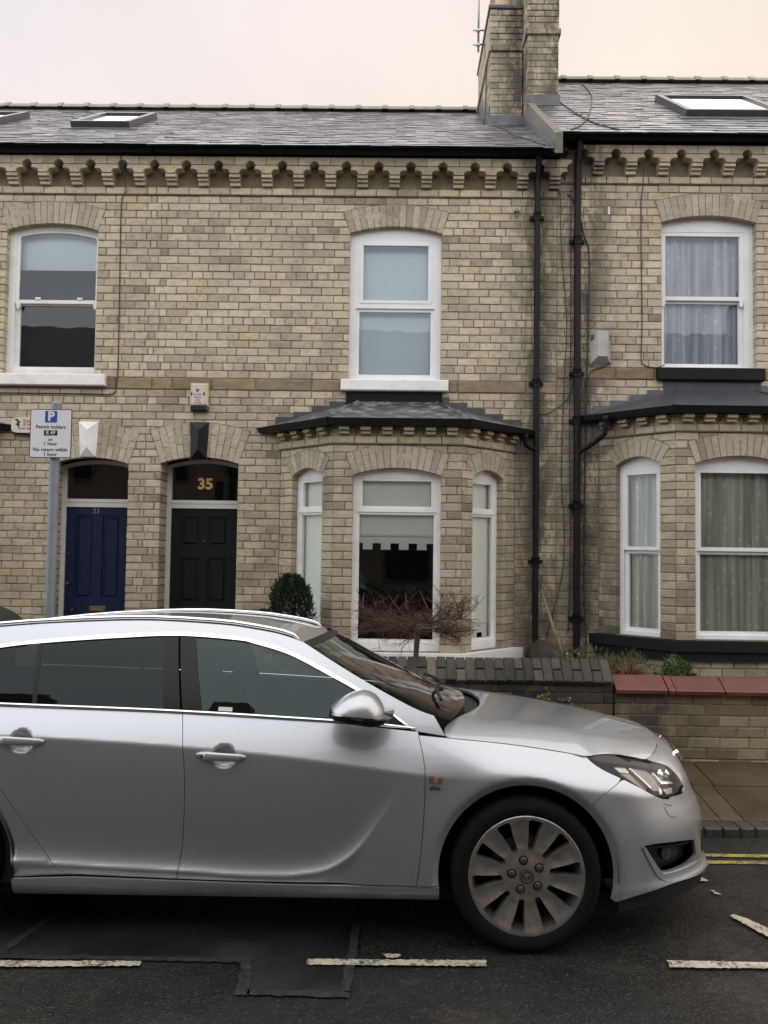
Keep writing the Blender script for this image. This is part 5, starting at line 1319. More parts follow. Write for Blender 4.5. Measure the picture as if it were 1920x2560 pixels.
def inset(P, d):
    A = sum(P[i][0] * P[(i + 1) % len(P)][1] - P[(i + 1) % len(P)][0] * P[i][1] for i in range(len(P))); s = 1 if A > 0 else -1; Q = []; n = len(P)
    for i in range(n):
        a, b, c = P[i - 1], P[i], P[(i + 1) % n]; n1 = (-(b[1] - a[1]), b[0] - a[0]); n2 = (-(c[1] - b[1]), c[0] - b[0])
        l1, l2 = math.hypot(*n1) or 1, math.hypot(*n2) or 1; v_ = (n1[0] / l1 + n2[0] / l2, n1[1] / l1 + n2[1] / l2); l = math.hypot(*v_) or 1
        k = min(2., 2 / max(.5, l)) * .5 * 2 / 2; Q.append((b[0] + s * v_[0] / l * d * k, b[1] + s * v_[1] / l * d * k))
    return Q
def panel(name, P, S, mat, parent=None, h=.016, gap=.0030, off=0., thick=.014, holes=(), sides=(1, -1), out=(0, 1, 0), label=None, flip=False):
    """a skin over polygon P of the parameter plane of surface S, with a turned-in edge; -1 side is the mirrored one"""
    P = clean(P, h * .8)
    if gap: P = inset(P, gap)
    holes = [clean(q, h * .7) for q in holes]
    x0, x1, y0, y1 = min(q[0] for q in P), max(q[0] for q in P), min(q[1] for q in P), max(q[1] for q in P)
    bnd = list(P) + [q for hq in holes for q in hq]; cell = {}
    for q in bnd: cell.setdefault((int(q[0] / h), int(q[1] / h)), []).append(q)
    def near(a, b):
        i, j = int(a / h), int(b / h)
        for ii in (i - 1, i, i + 1):
            for jj in (j - 1, j, j + 1):
                for q in cell.get((ii, jj), ()):
                    if (q[0] - a) ** 2 + (q[1] - b) ** 2 < (h * .55) ** 2: return True
        return False
    pts = []; j = 0; b = y0 + h * .5
    while b < y1:
        a = x0 + h * (.25 if j % 2 else .75)
        while a < x1:
            if inpoly(a, b, P) and not any(inpoly(a, b, q) for q in holes) and not near(a, b): pts.append((a, b))
            a += h
        b += h * .87; j += 1
    V, F = tri2d(P, holes, pts)
    o_ = Vector(out); e = .009; pos = []; nor = []
    for a, b in V:
        p_ = Vector(S(a, b)); du = Vector(S(a + e, b)) - Vector(S(a - e, b)); dv = Vector(S(a, b + e)) - Vector(S(a, b - e)); n_ = du.cross(dv).normalized()
        if n_.dot(o_) < 0: n_ = -n_
        pos.append(p_ + n_ * off); nor.append(n_)
    idx = {}
    for i, v_ in enumerate(V): idx[(round(v_[0], 5), round(v_[1], 5))] = i
    F = [f if (pos[f[1]] - pos[f[0]]).cross(pos[f[2]] - pos[f[0]]).dot(nor[f[0]]) >= 0 else f[::-1] for f in F]
    vs = [tuple(p_) for p_ in pos]; ns = [tuple(n_) for n_ in nor]; fs = list(F)
    if thick:
        for loop in [P] + list(holes):
            ids = [idx.get((round(q[0], 5), round(q[1], 5))) for q in loop]; ids = [i for i in ids if i is not None]; n = len(ids)
            if n < 3: continue
            k = len(vs)
            for t_, i in enumerate(ids):
                tg = (pos[ids[(t_ + 1) % n]] - pos[ids[t_ - 1]]).normalized(); en = tg.cross(nor[i])
                if en.length < 1e-6: en = nor[i].copy()
                en.normalize()
                # soft edge: first ring is shared in place, second is turned in
                vs += [tuple(pos[i]), tuple(pos[i] - nor[i] * thick)]; ns += [tuple((en * .8 + nor[i] * .2).normalized()), tuple(en)]
            fs += [(k + 2 * t_, k + 2 * t_ + 1, k + 2 * ((t_ + 1) % n) + 1, k + 2 * ((t_ + 1) % n)) for t_ in range(n)]
    res = []
    for sd in sides:
        me = bpy.data.meshes.new(name)
        me.from_pydata([(a, -b * sd, c_) for a, b, c_ in vs], [], [f if sd < 0 else f[::-1] for f in fs])
        me.polygons.foreach_set('use_smooth', [True] * len(me.polygons)); me.normals_split_custom_set_from_vertices([(a, -b * sd, c_) for a, b, c_ in ns])
        par = (parent[0] if sd > 0 else parent[1]) if isinstance(parent, tuple) else (parent or CAR)
        res.append(place(name, me, mat, par, label=label if sd > 0 else None))
    return tuple(res) if len(res) > 1 else res[0]
GS = lambda x, z: (x, G(x, z), z)
def arc_pts(cx, r, a0, a1, n=40): return [(cx + r * cos(radians(a0 + (a1 - a0) * i / n)), HUBZ + r * sin(radians(a0 + (a1 - a0) * i / n))) for i in range(n + 1)]
def toU(P): return [(UX(x, z), z) for x, z in P]
belt = lambda a, b, d=0., n=24: [(a + (b - a) * i / n, c_belt(a + (b - a) * i / n) + d) for i in range(n + 1)]
RA = .3945
g_fr = cs([(-1.583, 1.022), (-1.563, .896), (-1.551, .783), (-1.548, .634), (-1.555, .448), (-1.576, .291)])
g_ff = cs([(-.494, .957), (-.473, .875), (-.460, .785), (-.461, .651), (-.469, .503), (-.483, .356), (-.494, .284)])
g_rr = cs([(-2.041, .301), (-2.095, .315), (-2.143, .357), (-2.208, .43), (-2.291, .547), (-2.391, .691), (-2.47, .83), (-2.52, .95), (-2.53, 1.047)])
SF = lambda x, z: (x, W(x, z), z)
fd = panel('front_door', g_ff + g_fr[::-1] + belt(-1.583, -.494, -.001), SF, 'paint', h=.0105)
rd_ = panel('rear_door', g_fr + g_rr + belt(-2.53, -1.583, -.001), SF, 'paint', h=.0115)
arch_f = toU(arc_pts(0, RA, 187.8, 51.5))
hl_low = [(.316, .846), (.334, .821), (.372, .793), (.447, .757)]
hood_l = toU([(-.494 + (.320 + .494) * i / 20, c_hood(-.494 + .814 * i / 20) - .0015) for i in range(21)])
gap_fb = cs([(.442, .749), (.35, .704), (.283, .656)])
ff = panel('front_wing', hood_l[:-1] + cs(hl_low) + gap_fb[1:] + [p_ for p_ in arch_f[::-1] if p_[0] < .27] + [(-.391, .284)] + g_ff[::-1], BAND, 'paint', h=.0135)
# bumper and nose
hl_in = [(.447, .757), (.526, .716), (.59, .679), (.646, .655), (.689, .647)]
shut = [(.675, .803), (.804, .821), (.947, .838), (1.102, .858), (1.3, .862), (1.46, .862)]
bot = [(1.46, .255), (1.022, .255), (.906, .262), (.772, .272), (.649, .276), (.543, .263), (.442, .244), (.367, .225)]
fog = cs([(.493, .463), (.560, .466), (.66, .459), (.76, .446), (.835, .432)]) + cs([(.868, .355), (.80, .343), (.70, .335), (.613, .333), (.577, .348), (.538, .402), (.507, .449)])
bump_arch = [p_ for p_ in toU(arc_pts(0, RA, 51.5, -15)) if p_[1] > .226]
bump = panel('front_bumper', gap_fb[::-1] + cs(hl_in)[1:] + [(.701, .655), (.841, .649)] + cs([(.872, .668), (.859, .705), (.834, .742), (.795, .770), (.704, .793)]) + cs(shut) + cs(bot) + bump_arch[::-1], BAND, 'paint', h=.016, holes=[fog], gap=.0016)
# bonnet: height field hung between its edge line and the centre profile
_E = [(-.60, .835, .952)] + [(x, W(x, c_hood(x)), c_hood(x)) for x in (-.45, -.36, -.2, -.05, .1, .22, .30)] + [BAND(u, z_) for u, z_ in ((.394, .846), (.501, .839), (.601, .819), (.675, .804), (.804, .822), (.947, .839), (1.102, .859), (1.3, .8625))] 
_E.append((c_nose(.862) + .004, 0.001, .862))
e_y = spl([(a, b) for a, b, c_ in _E]); e_z = spl([(a, c_) for a, b, c_ in _E])
h_c = spl([(-.60, 1.035), (-.36, 1.022), (-.142, 1.006), (.166, .975), (.403, .941), (.592, .908), (.70, .884), (c_nose(.862) + .004, .862)])
def HOOD(x, y):
    ye = max(.02, e_y(x)); v_ = min(1.05, abs(y) / ye); zc, ze = h_c(x), e_z(x)
    k = .66
    if v_ < k: g = 1 - .22 * (v_ / k) ** 2.4
    else:
        t = (v_ - k) / (1 - k); g = .78 - .10 * t - .68 * t ** 1.7
    return (x, y, ze + (zc - ze) * g)
cowl = cs([(-.365, .838), (-.36, .76), (-.30, .64), (-.215, .48), (-.15, .28), (-.125, 0.)])
side = [(a[0], a[1]) for a in _E if a[0] > -.37]
xs_ = [-.365 + (c_nose(.862) + .002 + .365) * i / 60 for i in range(61)]
sideP = [(x, e_y(x)) for x in xs_ if x < .70] + [(BAND(u, z_)[0], BAND(u, z_)[1]) for u, z_ in cs(shut)[2:]]
half_ = cowl[::-1] + sideP[1:]
poly = half_ + [(x, -y) for x, y in half_[::-1][1:-1]]
panel('bonnet', poly, HOOD, 'paint', h=.024, gap=.0022, sides=(1,), out=(0, 0, 1))
# sill, quarter, roof side, pillars
def SILL(x, z):
    k = (.284 - z) / .07; return (x, .897 - .004 * k - .028 * max(0, k) ** 2.2, z)
panel('sill', [(-.391, .281), (-.391, .218), (-1.1, .216), (-2.318, .210), (-2.318, .285), (-2.2, .29), (-2.04, .297), (-1.576, .288), (-1.1, .280)], SILL, 'paint', h=.015, gap=.0)
q_arch = arc_pts(RAX, RA, 8, 188)
def QS(x, z):
    y = W(x, z) - .10 * sstep(-3.3, -3.9, x) ** 2; return (x, y, z)
panel('rear_quarter', g_rr[::-1] + [(-2.318, .287)] + q_arch + [(-3.2, .26), (-3.86, .30)] + belt(-3.86, -2.53, -.001), QS, 'paint', h=.022)
up_out = cs([(-2.95, 1.235), (-2.508, 1.316), (-2.032, 1.366), (-1.656, 1.384), (-1.417, 1.371), (-1.278, 1.350), (-1.11, 1.304), (-.942, 1.230), (-.746, 1.126), (-.617, 1.037), (-.538, .982), (-.496, .951)])
up_in = cs([(-2.95, 1.218), (-2.504, 1.300), (-2.268, 1.328), (-1.947, 1.353), (-1.655, 1.367), (-1.373, 1.351), (-1.276, 1.333), (-1.108, 1.286), (-.941, 1.209), (-.778, 1.127), (-.649, 1.050), (-.577, .997), (-.522, .960)])
ws_n = cs([(-.415, 1.022), (-.458, 1.035), (-.538, 1.068), (-.699, 1.150), (-.862, 1.240), (-1.044, 1.346)])
r_edge = cs([(-1.044, 1.346), (-1.165, 1.382), (-1.32, 1.408), (-1.467, 1.424), (-1.8, 1.438), (-2.13, 1.428), (-2.535, 1.398), (-3.1, 1.325), (-3.55, 1.22)])
panel('roof_side', up_out + [(-.36, .931)] + ws_n + r_edge[1:] + [(-3.60, 1.10), (-3.3, 1.085)], GS, 'paint', h=.014, gap=.003)
panel('window_trim', up_out[:-1] + up_in[::-1], GS, 'chrome', h=.010, gap=.0008, off=.004, thick=.008)
for sd in (1, -1):
    P = []
    for x_, z_ in belt(-2.95, -.500, .008, 40): P.append((x_, -sd * (G(x_, z_) + .003), z_))
    MB().tube(P, [.009] * 39 + [.007, .004], 10).build('belt_trim', 'chrome', CAR, smooth=True)
front_in = [p_ for p_ in up_in if p_[0] > -1.57]
pA = [(-1.571, 1.362), (-1.495, c_belt(-1.495) + .017)]
panel('front_side_window', front_in + belt(-.54, -1.495, .018) + [(-1.571, 1.360)], GS, 'carglass', h=.02, gap=.0, off=-.006, thick=0)
panel('mirror_base_trim', [(-.738, 1.100), (-.649, 1.050), (-.577, .997), (-.522, .960)] + belt(-.54, -.715, .017), GS, 'blacktrim', h=.012, gap=.001, off=-.003, thick=.004)
panel('door_pillar', [(-1.648, 1.366), (-1.571, 1.363), (-1.495, c_belt(-1.495) + .018), (-1.588, c_belt(-1.588) + .018)], GS, 'blacktrim', h=.015, gap=.0015, off=-.001)
panel('door_pillar', [(-1.727, 1.365), (-1.656, 1.367), (-1.596, c_belt(-1.596) + .018), (-1.676, c_belt(-1.676) + .018)], GS, 'blacktrim', h=.015, gap=.0015, off=-.001)
panel('rear_side_window', cs([(-2.305, 1.321), (-2.0, 1.349), (-1.727, 1.363)]) + belt(-1.676, -2.268, .018), GS, 'privacy', h=.025, gap=.0, off=-.005, thick=0)
panel('window_divider', [(-2.33, 1.320), (-2.305, 1.322), (-2.268, c_belt(-2.268) + .018), (-2.29, c_belt(-2.29) + .018)], GS, 'blacktrim', h=.015, gap=.0, off=-.003)
panel('quarter_light', [(-2.95, 1.216), (-2.6, 1.288), (-2.33, 1.319)] + belt(-2.29, -2.95, .018), GS, 'privacy', h=.03, gap=.0, off=-.005, thick=0)
# black seal just outside the chrome
panel('door_seal', [(x, z + .0065) for x, z in up_out] + up_out[::-1], GS, 'blacktrim', h=.008, gap=0, off=-.002, thick=.004)
# roof and glass
ye_ = lambda x: G(x, r_z(x)); _re = sorted(r_edge); r_z = spl([_re[i] for i in range(0, len(_re), 3)])
def ROOF(x, y):
    w_ = ye_(x); v_ = abs(y) / w_; return (x, y, r_z(x) + .004 * (1 - v_ ** 2.6) * sstep(-1.02, -1.5, x) + .010 * (1 - v_ ** 2))
hx = lambda v_: -1.046 + .075 * (1 - v_ * v_)
poly = [(hx(i / 10), i / 10 * ye_(-1.05)) for i in range(-10, 11)] + [(x, ye_(x)) for x in [-1.05 - .05 * i for i in range(1, 50)]] + [(x, -ye_(x)) for x in [-3.5 + .05 * i for i in range(0, 49)]]
panel('roof', poly, ROOF, 'paint', h=.04, gap=.0015, sides=(1,), out=(0, 0, 1))
_wn = sorted(ws_n, key=lambda p_: p_[1]); w_x = spl([(_wn[i][1], _wn[i][0]) for i in range(0, len(_wn), 5)])
def WS(v_, z): 
    x = w_x(z); y = G(x, z) - .004; k = 1 - v_ * v_
    return (x + .125 * k * (1 - .35 * (z - 1.02) / .33), v_ * y, z + .024 * k)
panel('windscreen', [(-.99, 1.0), (.99, 1.0), (.99, 1.343), (-.99, 1.343)], WS, 'screen', h=.035, gap=0, off=-.004, thick=0, sides=(1,), out=(1, 0, 1))
panel('screen_band', [(-1, 1.326), (1, 1.326), (1, 1.348), (-1, 1.348)], WS, 'blacktrim', h=.012, gap=0, off=-.001, thick=.004, sides=(1,), out=(1, 0, 1))
# scuttle and wipers
def SCUT(x, y): return (x, y, HOOD(min(x, -.1), y)[2] - .030 - .02 * sstep(-.2, -.45, x))
sc_half = [(-.10, 0), (-.13, .28), (-.195, .48), (-.28, .64), (-.35, .77), (-.44, .80), (-.46, .70), (-.40, .5), (-.34, .25), (-.32, 0)]
panel('scuttle', sc_half + [(x, -y) for x, y in sc_half[::-1][1:-1]], SCUT, 'blacktrim', h=.035, gap=0, sides=(1,), out=(0, 0, 1))
for y0, y1 in ((.55, -.08), (-.12, -.70)):
    P = []
    for i in range(9):
        v_ = (y0 + (y1 - y0) * i / 8) / .80; q = Vector(WS(v_, 1.030 + .02 * sin(pi * i / 8))) + Vector((.012, 0, .020)); P.append((q.x, -q.y, q.z))
    MB().tube(P, .009, 6).build('wiper', 'blacktrim', CAR, smooth=True)
# tail end
P = []
for i in range(14):
    z = .30 + (1.0 - .30) * i / 13; P.append((QS(-3.86, z)[1], z))
for z in (1.10, 1.18, 1.25): P.append((G(-3.6, z) * .96, z))
mb = MB(); n = len(P); mb.add([(-3.86 if z < 1.09 else -3.86 + (z - 1.09) * 1.3, -y, z) for y, z in P] + [(-3.90 if z < 1.09 else -3.88 + (z - 1.09) * 1.3, -y * .0, z + .02) for y, z in P] + [(-3.86 if z < 1.09 else -3.86 + (z - 1.09) * 1.3, y, z) for y, z in P],
        [(i, i + 1, i + 1 + n, i + n) for i in range(n - 1)] + [(i + n, i + n + 1, i + 2 * n + 1, i + 2 * n) for i in range(n - 1)]); mb.build('tailgate', 'paint', CAR, smooth=True)
# inner shell, floor and arches
shell = [(x, z) for x, z in [(-3.8, .34), (-3.25, .30)] + arc_pts(RAX, .405, 172, 8)[::1] + [(-2.30, .24), (-.40, .24)] + arc_pts(0, .405, 172, 20) + [(.42, .70), (.36, .80), (.1, .86), (-.49, .93)] + belt(-.5, -3.8, .0)]
panel('inner_shell', shell, lambda x, z: (x, W(min(x, .3), z) - .034 - .05 * sstep(.1, .45, x), z), 'liner', h=.05, gap=0, thick=0)
mb = MB(); mb.box(-3.7, .42, -.78, .78, .19, .22); mb.box(.42, .70, -.5, .5, .20, .225); mb.build('underbody', 'liner', CAR)
mb = MB(); mb.box(.42, .80, -.50, .50, .22, .70); mb.box(-.36, .42, -.56, .56, .22, .84); mb.build('engine_bay', 'liner', CAR)
MB().box(-3.7, -.42, -.79, .79, .23, .80).build('cabin_tub', 'cabin', CAR)
for cx in (0., RAX):
    for sd in (1, -1):
        pr = arc_pts(cx, .415, -5, 185, 30); mb = MB(); n = len(pr)
        mb.add([(x, -sd * .885, z) for x, z in pr] + [(x, -sd * .52, z) for x, z in pr] + [(cx, -sd * .52, .2)], [(i, i + 1, i + 1 + n, i + n) for i in range(n - 1)] + [(i + n, i + n + 1, 2 * n) for i in range(n - 1)]); mb.build('arch_liner', 'liner', CAR, smooth=True)
# splitter under the bumper
panel('splitter', [(.385, .222)] + cs([(.442, .242), (.543, .260), (.649, .272), (.76, .268), (.9, .255), (1.1, .25), (1.46, .25)]) + cs([(1.46, .215), (1.0, .205), (.7, .20), (.5, .186), (.389, .178)]), lambda u, z: (BAND(u, .26)[0] - .02, BAND(u, .26)[1] - .014, z), 'blacktrim', h=.02, gap=0)
# roof rails
for sd in (1, -1):
    P = []
    for i, x in enumerate([-1.068, -1.10, -1.15, -1.2, -1.3, -1.4, -1.5, -1.65, -1.8, -1.95, -2.15, -2.4, -2.6, -2.9, -3.2, -3.4, -3.5]):
        z = r_z(x) + (.015 if 0 < i < 16 else .0); P.append((x, -sd * (ye_(x) - .022), z))
    rl = MB().tube(P, [.005, .009] + [.0115] * 13 + [.009, .005], 10).build('roof_rail', 'chrome', CAR, smooth=True)
    MB().tube([(a, b, c_ - .016) for a, b, c_ in P[1:-1]], .006, 6).build('rail_base', 'blacktrim', rl, smooth=True)
# ------------------------------------------------------------------ lamps, grille, badges
hl = [(.316, .845), (.394, .846)] + cs([(.394, .846), (.501, .838), (.601, .818), (.704, .793), (.795, .770), (.834, .742), (.859, .705), (.872, .668), (.841, .650), (.701, .656), (.689, .6465), (.646, .655), (.59, .679), (.526, .716), (.447, .755), (.372, .793), (.334, .821)])[1:]
hous = panel('headlight', hl, BAND, 'blacktrim', h=.018, gap=.001, off=-.045, thick=-.042)
def deep(u, z): return BAND(u, z)
panel('lens', hl, BAND, 'lens', hous, h=.02, gap=.002, off=-.001, thick=0)
panel('brow', cs([(.345, .842), (.43, .841), (.55, .824), (.70, .789), (.79, .766), (.825, .742)]) + cs([(.80, .735), (.70, .765), (.58, .795), (.47, .812), (.38, .823)]), BAND, 'blacktrim', hous, h=.015, gap=0, off=-.006, thick=.02)
panel('reflector', [(.455, .807), (.515, .803), (.525, .780), (.470, .787)], BAND, 'pearl', hous, h=.01, gap=0, off=-.020, thick=.01)
panel('reflector', [(.475, .784), (.53, .779), (.60, .72), (.578, .705)], BAND, 'fin', hous, h=.01, gap=0, off=-.024, thick=.01)
panel('reflector', [(.545, .795), (.635, .775), (.69, .735), (.668, .690), (.618, .698), (.59, .745)], BAND, 'fin', hous, h=.012, gap=0, off=-.018, thick=.012)
panel('chrome_blade', [(.525, .792), (.538, .790), (.608, .712), (.598, .706)], BAND, 'chrome', hous, h=.008, gap=0, off=-.008, thick=.01)
panel('chrome_blade', [(.655, .762), (.668, .760), (.690, .728), (.775, .712), (.778, .704), (.680, .716)], BAND, 'chrome', hous, h=.008, gap=0, off=-.007, thick=.01)
panel('chrome_blade', [(.645, .672), (.668, .672), (.672, .70), (.655, .705)], BAND, 'chrome', hous, h=.008, gap=0, off=-.012, thick=.01)
panel('reflector', [(.692, .695), (.768, .692), (.760, .664), (.705, .664)], BAND, 'pearl', hous, h=.01, gap=0, off=-.018, thick=.01)
for (u, z, r_) in ((.722, .737, .027), (.785, .735, .020)):
    for k, sd in ((0, 1), (1, -1)):
        c_ = Vector(BAND(u, z)); du = Vector(BAND(u + .01, z)) - Vector(BAND(u - .01, z)); n_ = Vector((0, 0, 1)).cross(du).normalized() * -1
        if n_.y < 0: n_ = -n_
        c_ = c_ - n_ * .034; e1 = du.normalized(); e2 = n_.cross(e1); mb = MB(); vs = []; nn = 16
        for rr, hh in ((r_ * 1.15, .012), (r_, .016), (r_, .010), (r_ * .7, .020), (r_ * .35, .025), (.001, .027)):
            for i in range(nn):
                a = 2 * pi * i / nn; q = c_ + e1 * rr * cos(a) + e2 * rr * sin(a) + n_ * hh; vs.append((q.x, -q.y * sd, q.z))
        mb.add(vs, [(j * nn + i, j * nn + (i + 1) % nn, (j + 1) * nn + (i + 1) % nn, (j + 1) * nn + i) for j in range(5) for i in range(nn)]); mb.build('projector', 'pearl', hous[k], smooth=True, angle=30)
# fog lamp recess with its silver blade
rec = panel('fog_recess', [(a, b) for a, b in fog], BAND, 'blacktrim', h=.02, gap=-.004, off=-.055, thick=-.055)
panel('fog_lamp', [(.66 + .032 * cos(2 * pi * i / 16), .40 + .034 * sin(2 * pi * i / 16)) for i in range(16)], BAND, 'alloydark', rec, h=.01, gap=0, off=-.040, thick=.014)
panel('fog_lamp_glass', [(.66 + .024 * cos(2 * pi * i / 16), .40 + .026 * sin(2 * pi * i / 16)) for i in range(16)], BAND, 'lens', rec, h=.01, gap=0, off=-.036, thick=0)
panel('fog_louvre', [(.52, .452), (.82, .424), (.82, .414), (.525, .440)], BAND, 'blacktrim', rec, h=.012, gap=0, off=-.02, thick=.01)
bl_o = cs([(.482, .462), (.516, .393), (.553, .332), (.587, .298), (.632, .286), (.754, .284), (.906, .276), (1.03, .262)]); bl_i = cs([(.499, .450), (.539, .380), (.580, .336), (.613, .325), (.739, .324), (.871, .320), (.984, .300)])
panel('bumper_blade', bl_o + bl_i[::-1], BAND, 'paint', h=.010, gap=0, off=.008, thick=.020)
gr = panel('grille', [(1.16, .735), (1.46, .735), (1.46, .42), (1.22, .42)], BAND, 'blacktrim', h=.03, gap=0, off=.003, thick=.01)
panel('grille_bar', [(1.10, .785), (1.46, .797), (1.46, .742), (1.12, .728)], BAND, 'chrome', gr, h=.02, gap=0, off=.022, thick=.024)
panel('lower_grille', [(1.08, .40), (1.46, .40), (1.46, .30), (1.06, .31)], BAND, 'blacktrim', gr, h=.03, gap=0, off=.003, thick=.006)
# washer cover seam and small chip on the bumper
for P in ([(.645, .631), (.670, .623), (.695, .617)], [(.637, .622), (.645, .598), (.652, .580), (.668, .570), (.696, .564)]):
    Q = [(BAND(u, z)[0], -BAND(u, z)[1] - .0004, z) for u, z in cs(P, 4)]; MB().tube(Q, .0016, 4).build('washer_seam', 'blacktrim', bump[0])
ind = panel('side_indicator', [(-.446, .773), (-.379, .768), (-.386, .738), (-.440, .741)], BAND, 'chrome', (ff[0], ff[1]), h=.008, gap=0, off=.004, thick=.006)
panel('indicator_lens', [(-.440, .768), (-.420, .7665), (-.420, .744), (-.436, .745)], BAND, 'amber', (ff[0], ff[1]), h=.008, gap=0, off=.006, thick=.004)
panel('indicator_lens', [(-.403, .765), (-.386, .763), (-.391, .742), (-.403, .743)], BAND, 'amber', (ff[0], ff[1]), h=.008, gap=0, off=.006, thick=.004)
panel('indicator_bulb', [(-.418, .7665), (-.405, .765), (-.405, .744), (-.418, .744)], BAND, 'pearl', (ff[0], ff[1]), h=.008, gap=0, off=.007, thick=.004)
text('elite', .028, 'badge', ff[0], (-.4145, -(W(-.414, .719) + .002), .7195), depth=.0012, bold=.0008, name='badge', sx=1.05)
text('elite', .028, 'badge', ff[1], (-.4145, (W(-.414, .719) + .002), .7195), rot=(pi / 2, 0, pi), depth=.0012, bold=.0008, name='badge', sx=1.05)
# door handles
for (hx0, hx1, hz, par, lock) in ((-1.497, -1.272, .845, fd, True), (-2.42, -2.192, .9005, rd_, False)):
    for k, sd in ((0, 1), (1, -1)):
        mb = MB(); n = 18; vs = []; m_ = 12; sl = -.035
        for i in range(n + 1):
            t = i / n; x = hx0 + (hx1 - hx0) * t; e = 1 - abs(2 * t - 1) ** 5; hh = (.0205 - .0035 * t) * (.35 + .65 * e) ; zc_ = hz + sl * (x - (hx0 + hx1) / 2)
            yo = W(x, zc_ + .07) * .0 + .912 + .010 * (1 - (2 * t - 1) ** 2) ; yo = max(yo - .002, W(x, zc_) + .004) if (t < .12 or t > .88) else yo + .014
            dp = .011 * (.5 + .5 * e)
            for j in range(m_):
                a = 2 * pi * j / m_; vs.append((x, -sd * (yo + dp * math.copysign(abs(cos(a)) ** .6, cos(a))), zc_ + hh * math.copysign(abs(sin(a)) ** .6, sin(a))))
        mb.add(vs, [(i * m_ + j, i * m_ + (j + 1) % m_, (i + 1) * m_ + (j + 1) % m_, (i + 1) * m_ + j) for i in range(n) for j in range(m_)] + [tuple(range(m_)), tuple(range(n * m_, n * m_ + m_))])
        hd = mb.build('handle', 'paint', par[k], smooth=True, angle=50)
        if lock: MB().lathe([(.009, 0), (.009, -.004), (.006, -.005), (0, -.004)], (hx0 + .028, -sd * .934, hz + .003), 'y', 14).build('keyhole', 'badge', par[k], smooth=True)
        MB().box(hx0 + .052, hx0 + .0535, -sd * .937 - .001, -sd * .937 + .001, hz - .013, hz + .016).build('handle_seam', 'blacktrim', par[k])
# ------------------------------------------------------------------ door mirrors
def mirror(sd):
    r = MB(); out_ = cs([(-.889, 1.066), (-.877, 1.094), (-.824, 1.137), (-.771, 1.157), (-.729, 1.161), (-.686, 1.144), (-.656, 1.108), (-.643, 1.079), (-.640, 1.050)], 5); n = len(out_)
    cx, cz = -.76, 1.066
    vs = []; L = [(.955, .93), (.985, .985), (1.02, 1.0), (1.06, .985), (1.095, .93), (1.125, .82), (1.145, .66), (1.158, .45), (1.164, .2), (1.166, .02)]
    for y, s in L:
        for x, z in out_: vs.append((cx + (x - cx) * s, -sd * y, cz + (z - cz) * s))
        vs.append((cx, -sd * y, cz - .016 * s))
    k = n + 1
    r.add(vs, [(i * k + j, i * k + (j + 1) % k, (i + 1) * k + (j + 1) % k, (i + 1) * k + j) for i in range(len(L) - 1) for j in range(k)] + [tuple(range(k))])
    mr_ = r.build('door_mirror', 'paint', CAR, smooth=True, angle=60)
    b = MB(); low = cs([(-.887, 1.062), (-.876, 1.042), (-.822, 1.027), (-.76, 1.018), (-.689, 1.011), (-.640, 1.024), (-.618, 1.046)], 4); n = len(low); vs = []
    for y, s in [(.90, .9), (.985, 1.0), (1.06, .985), (1.105, .92), (1.135, .78), (1.152, .55), (1.16, .2)]:
        for x, z in low: vs.append((cx + (x - cx) * s, -sd * y, 1.06 + (z - 1.06) * s))
        vs.append((cx + .10 * s, -sd * y, 1.058)); vs.append((cx - .1 * s, -sd * y, 1.060))
    k = n + 2
    b.add(vs, [(i * k + j, i * k + (j + 1) % k, (i + 1) * k + (j + 1) % k, (i + 1) * k + j) for i in range(6) for j in range(k)]); b.build('mirror_base', 'blacktrim', mr_, smooth=True, angle=50)
    MB().add([(-.66, -sd * 1.09, 1.076), (-.605, -sd * 1.07, 1.068), (-.61, -sd * 1.06, 1.048), (-.66, -sd * 1.09, 1.047), (-.66, -sd * .9, 1.076), (-.60, -sd * .9, 1.068), (-.605, -sd * .9, 1.048), (-.66, -sd * .9, 1.047)],
             [(0, 1, 2, 3), (4, 7, 6, 5), (0, 4, 5, 1), (1, 5, 6, 2), (2, 6, 7, 3)]).build('mirror_foot', 'paint', mr_)
    MB().add([(-.888 + .0, -sd * (.97), 1.04), (-.888, -sd * 1.10, 1.045), (-.880, -sd * 1.11, 1.09), (-.874, -sd * .97, 1.09)], [(0, 1, 2, 3)]).build('mirror_glass', 'chrome', mr_, fix=False)
mirror(1); mirror(-1)
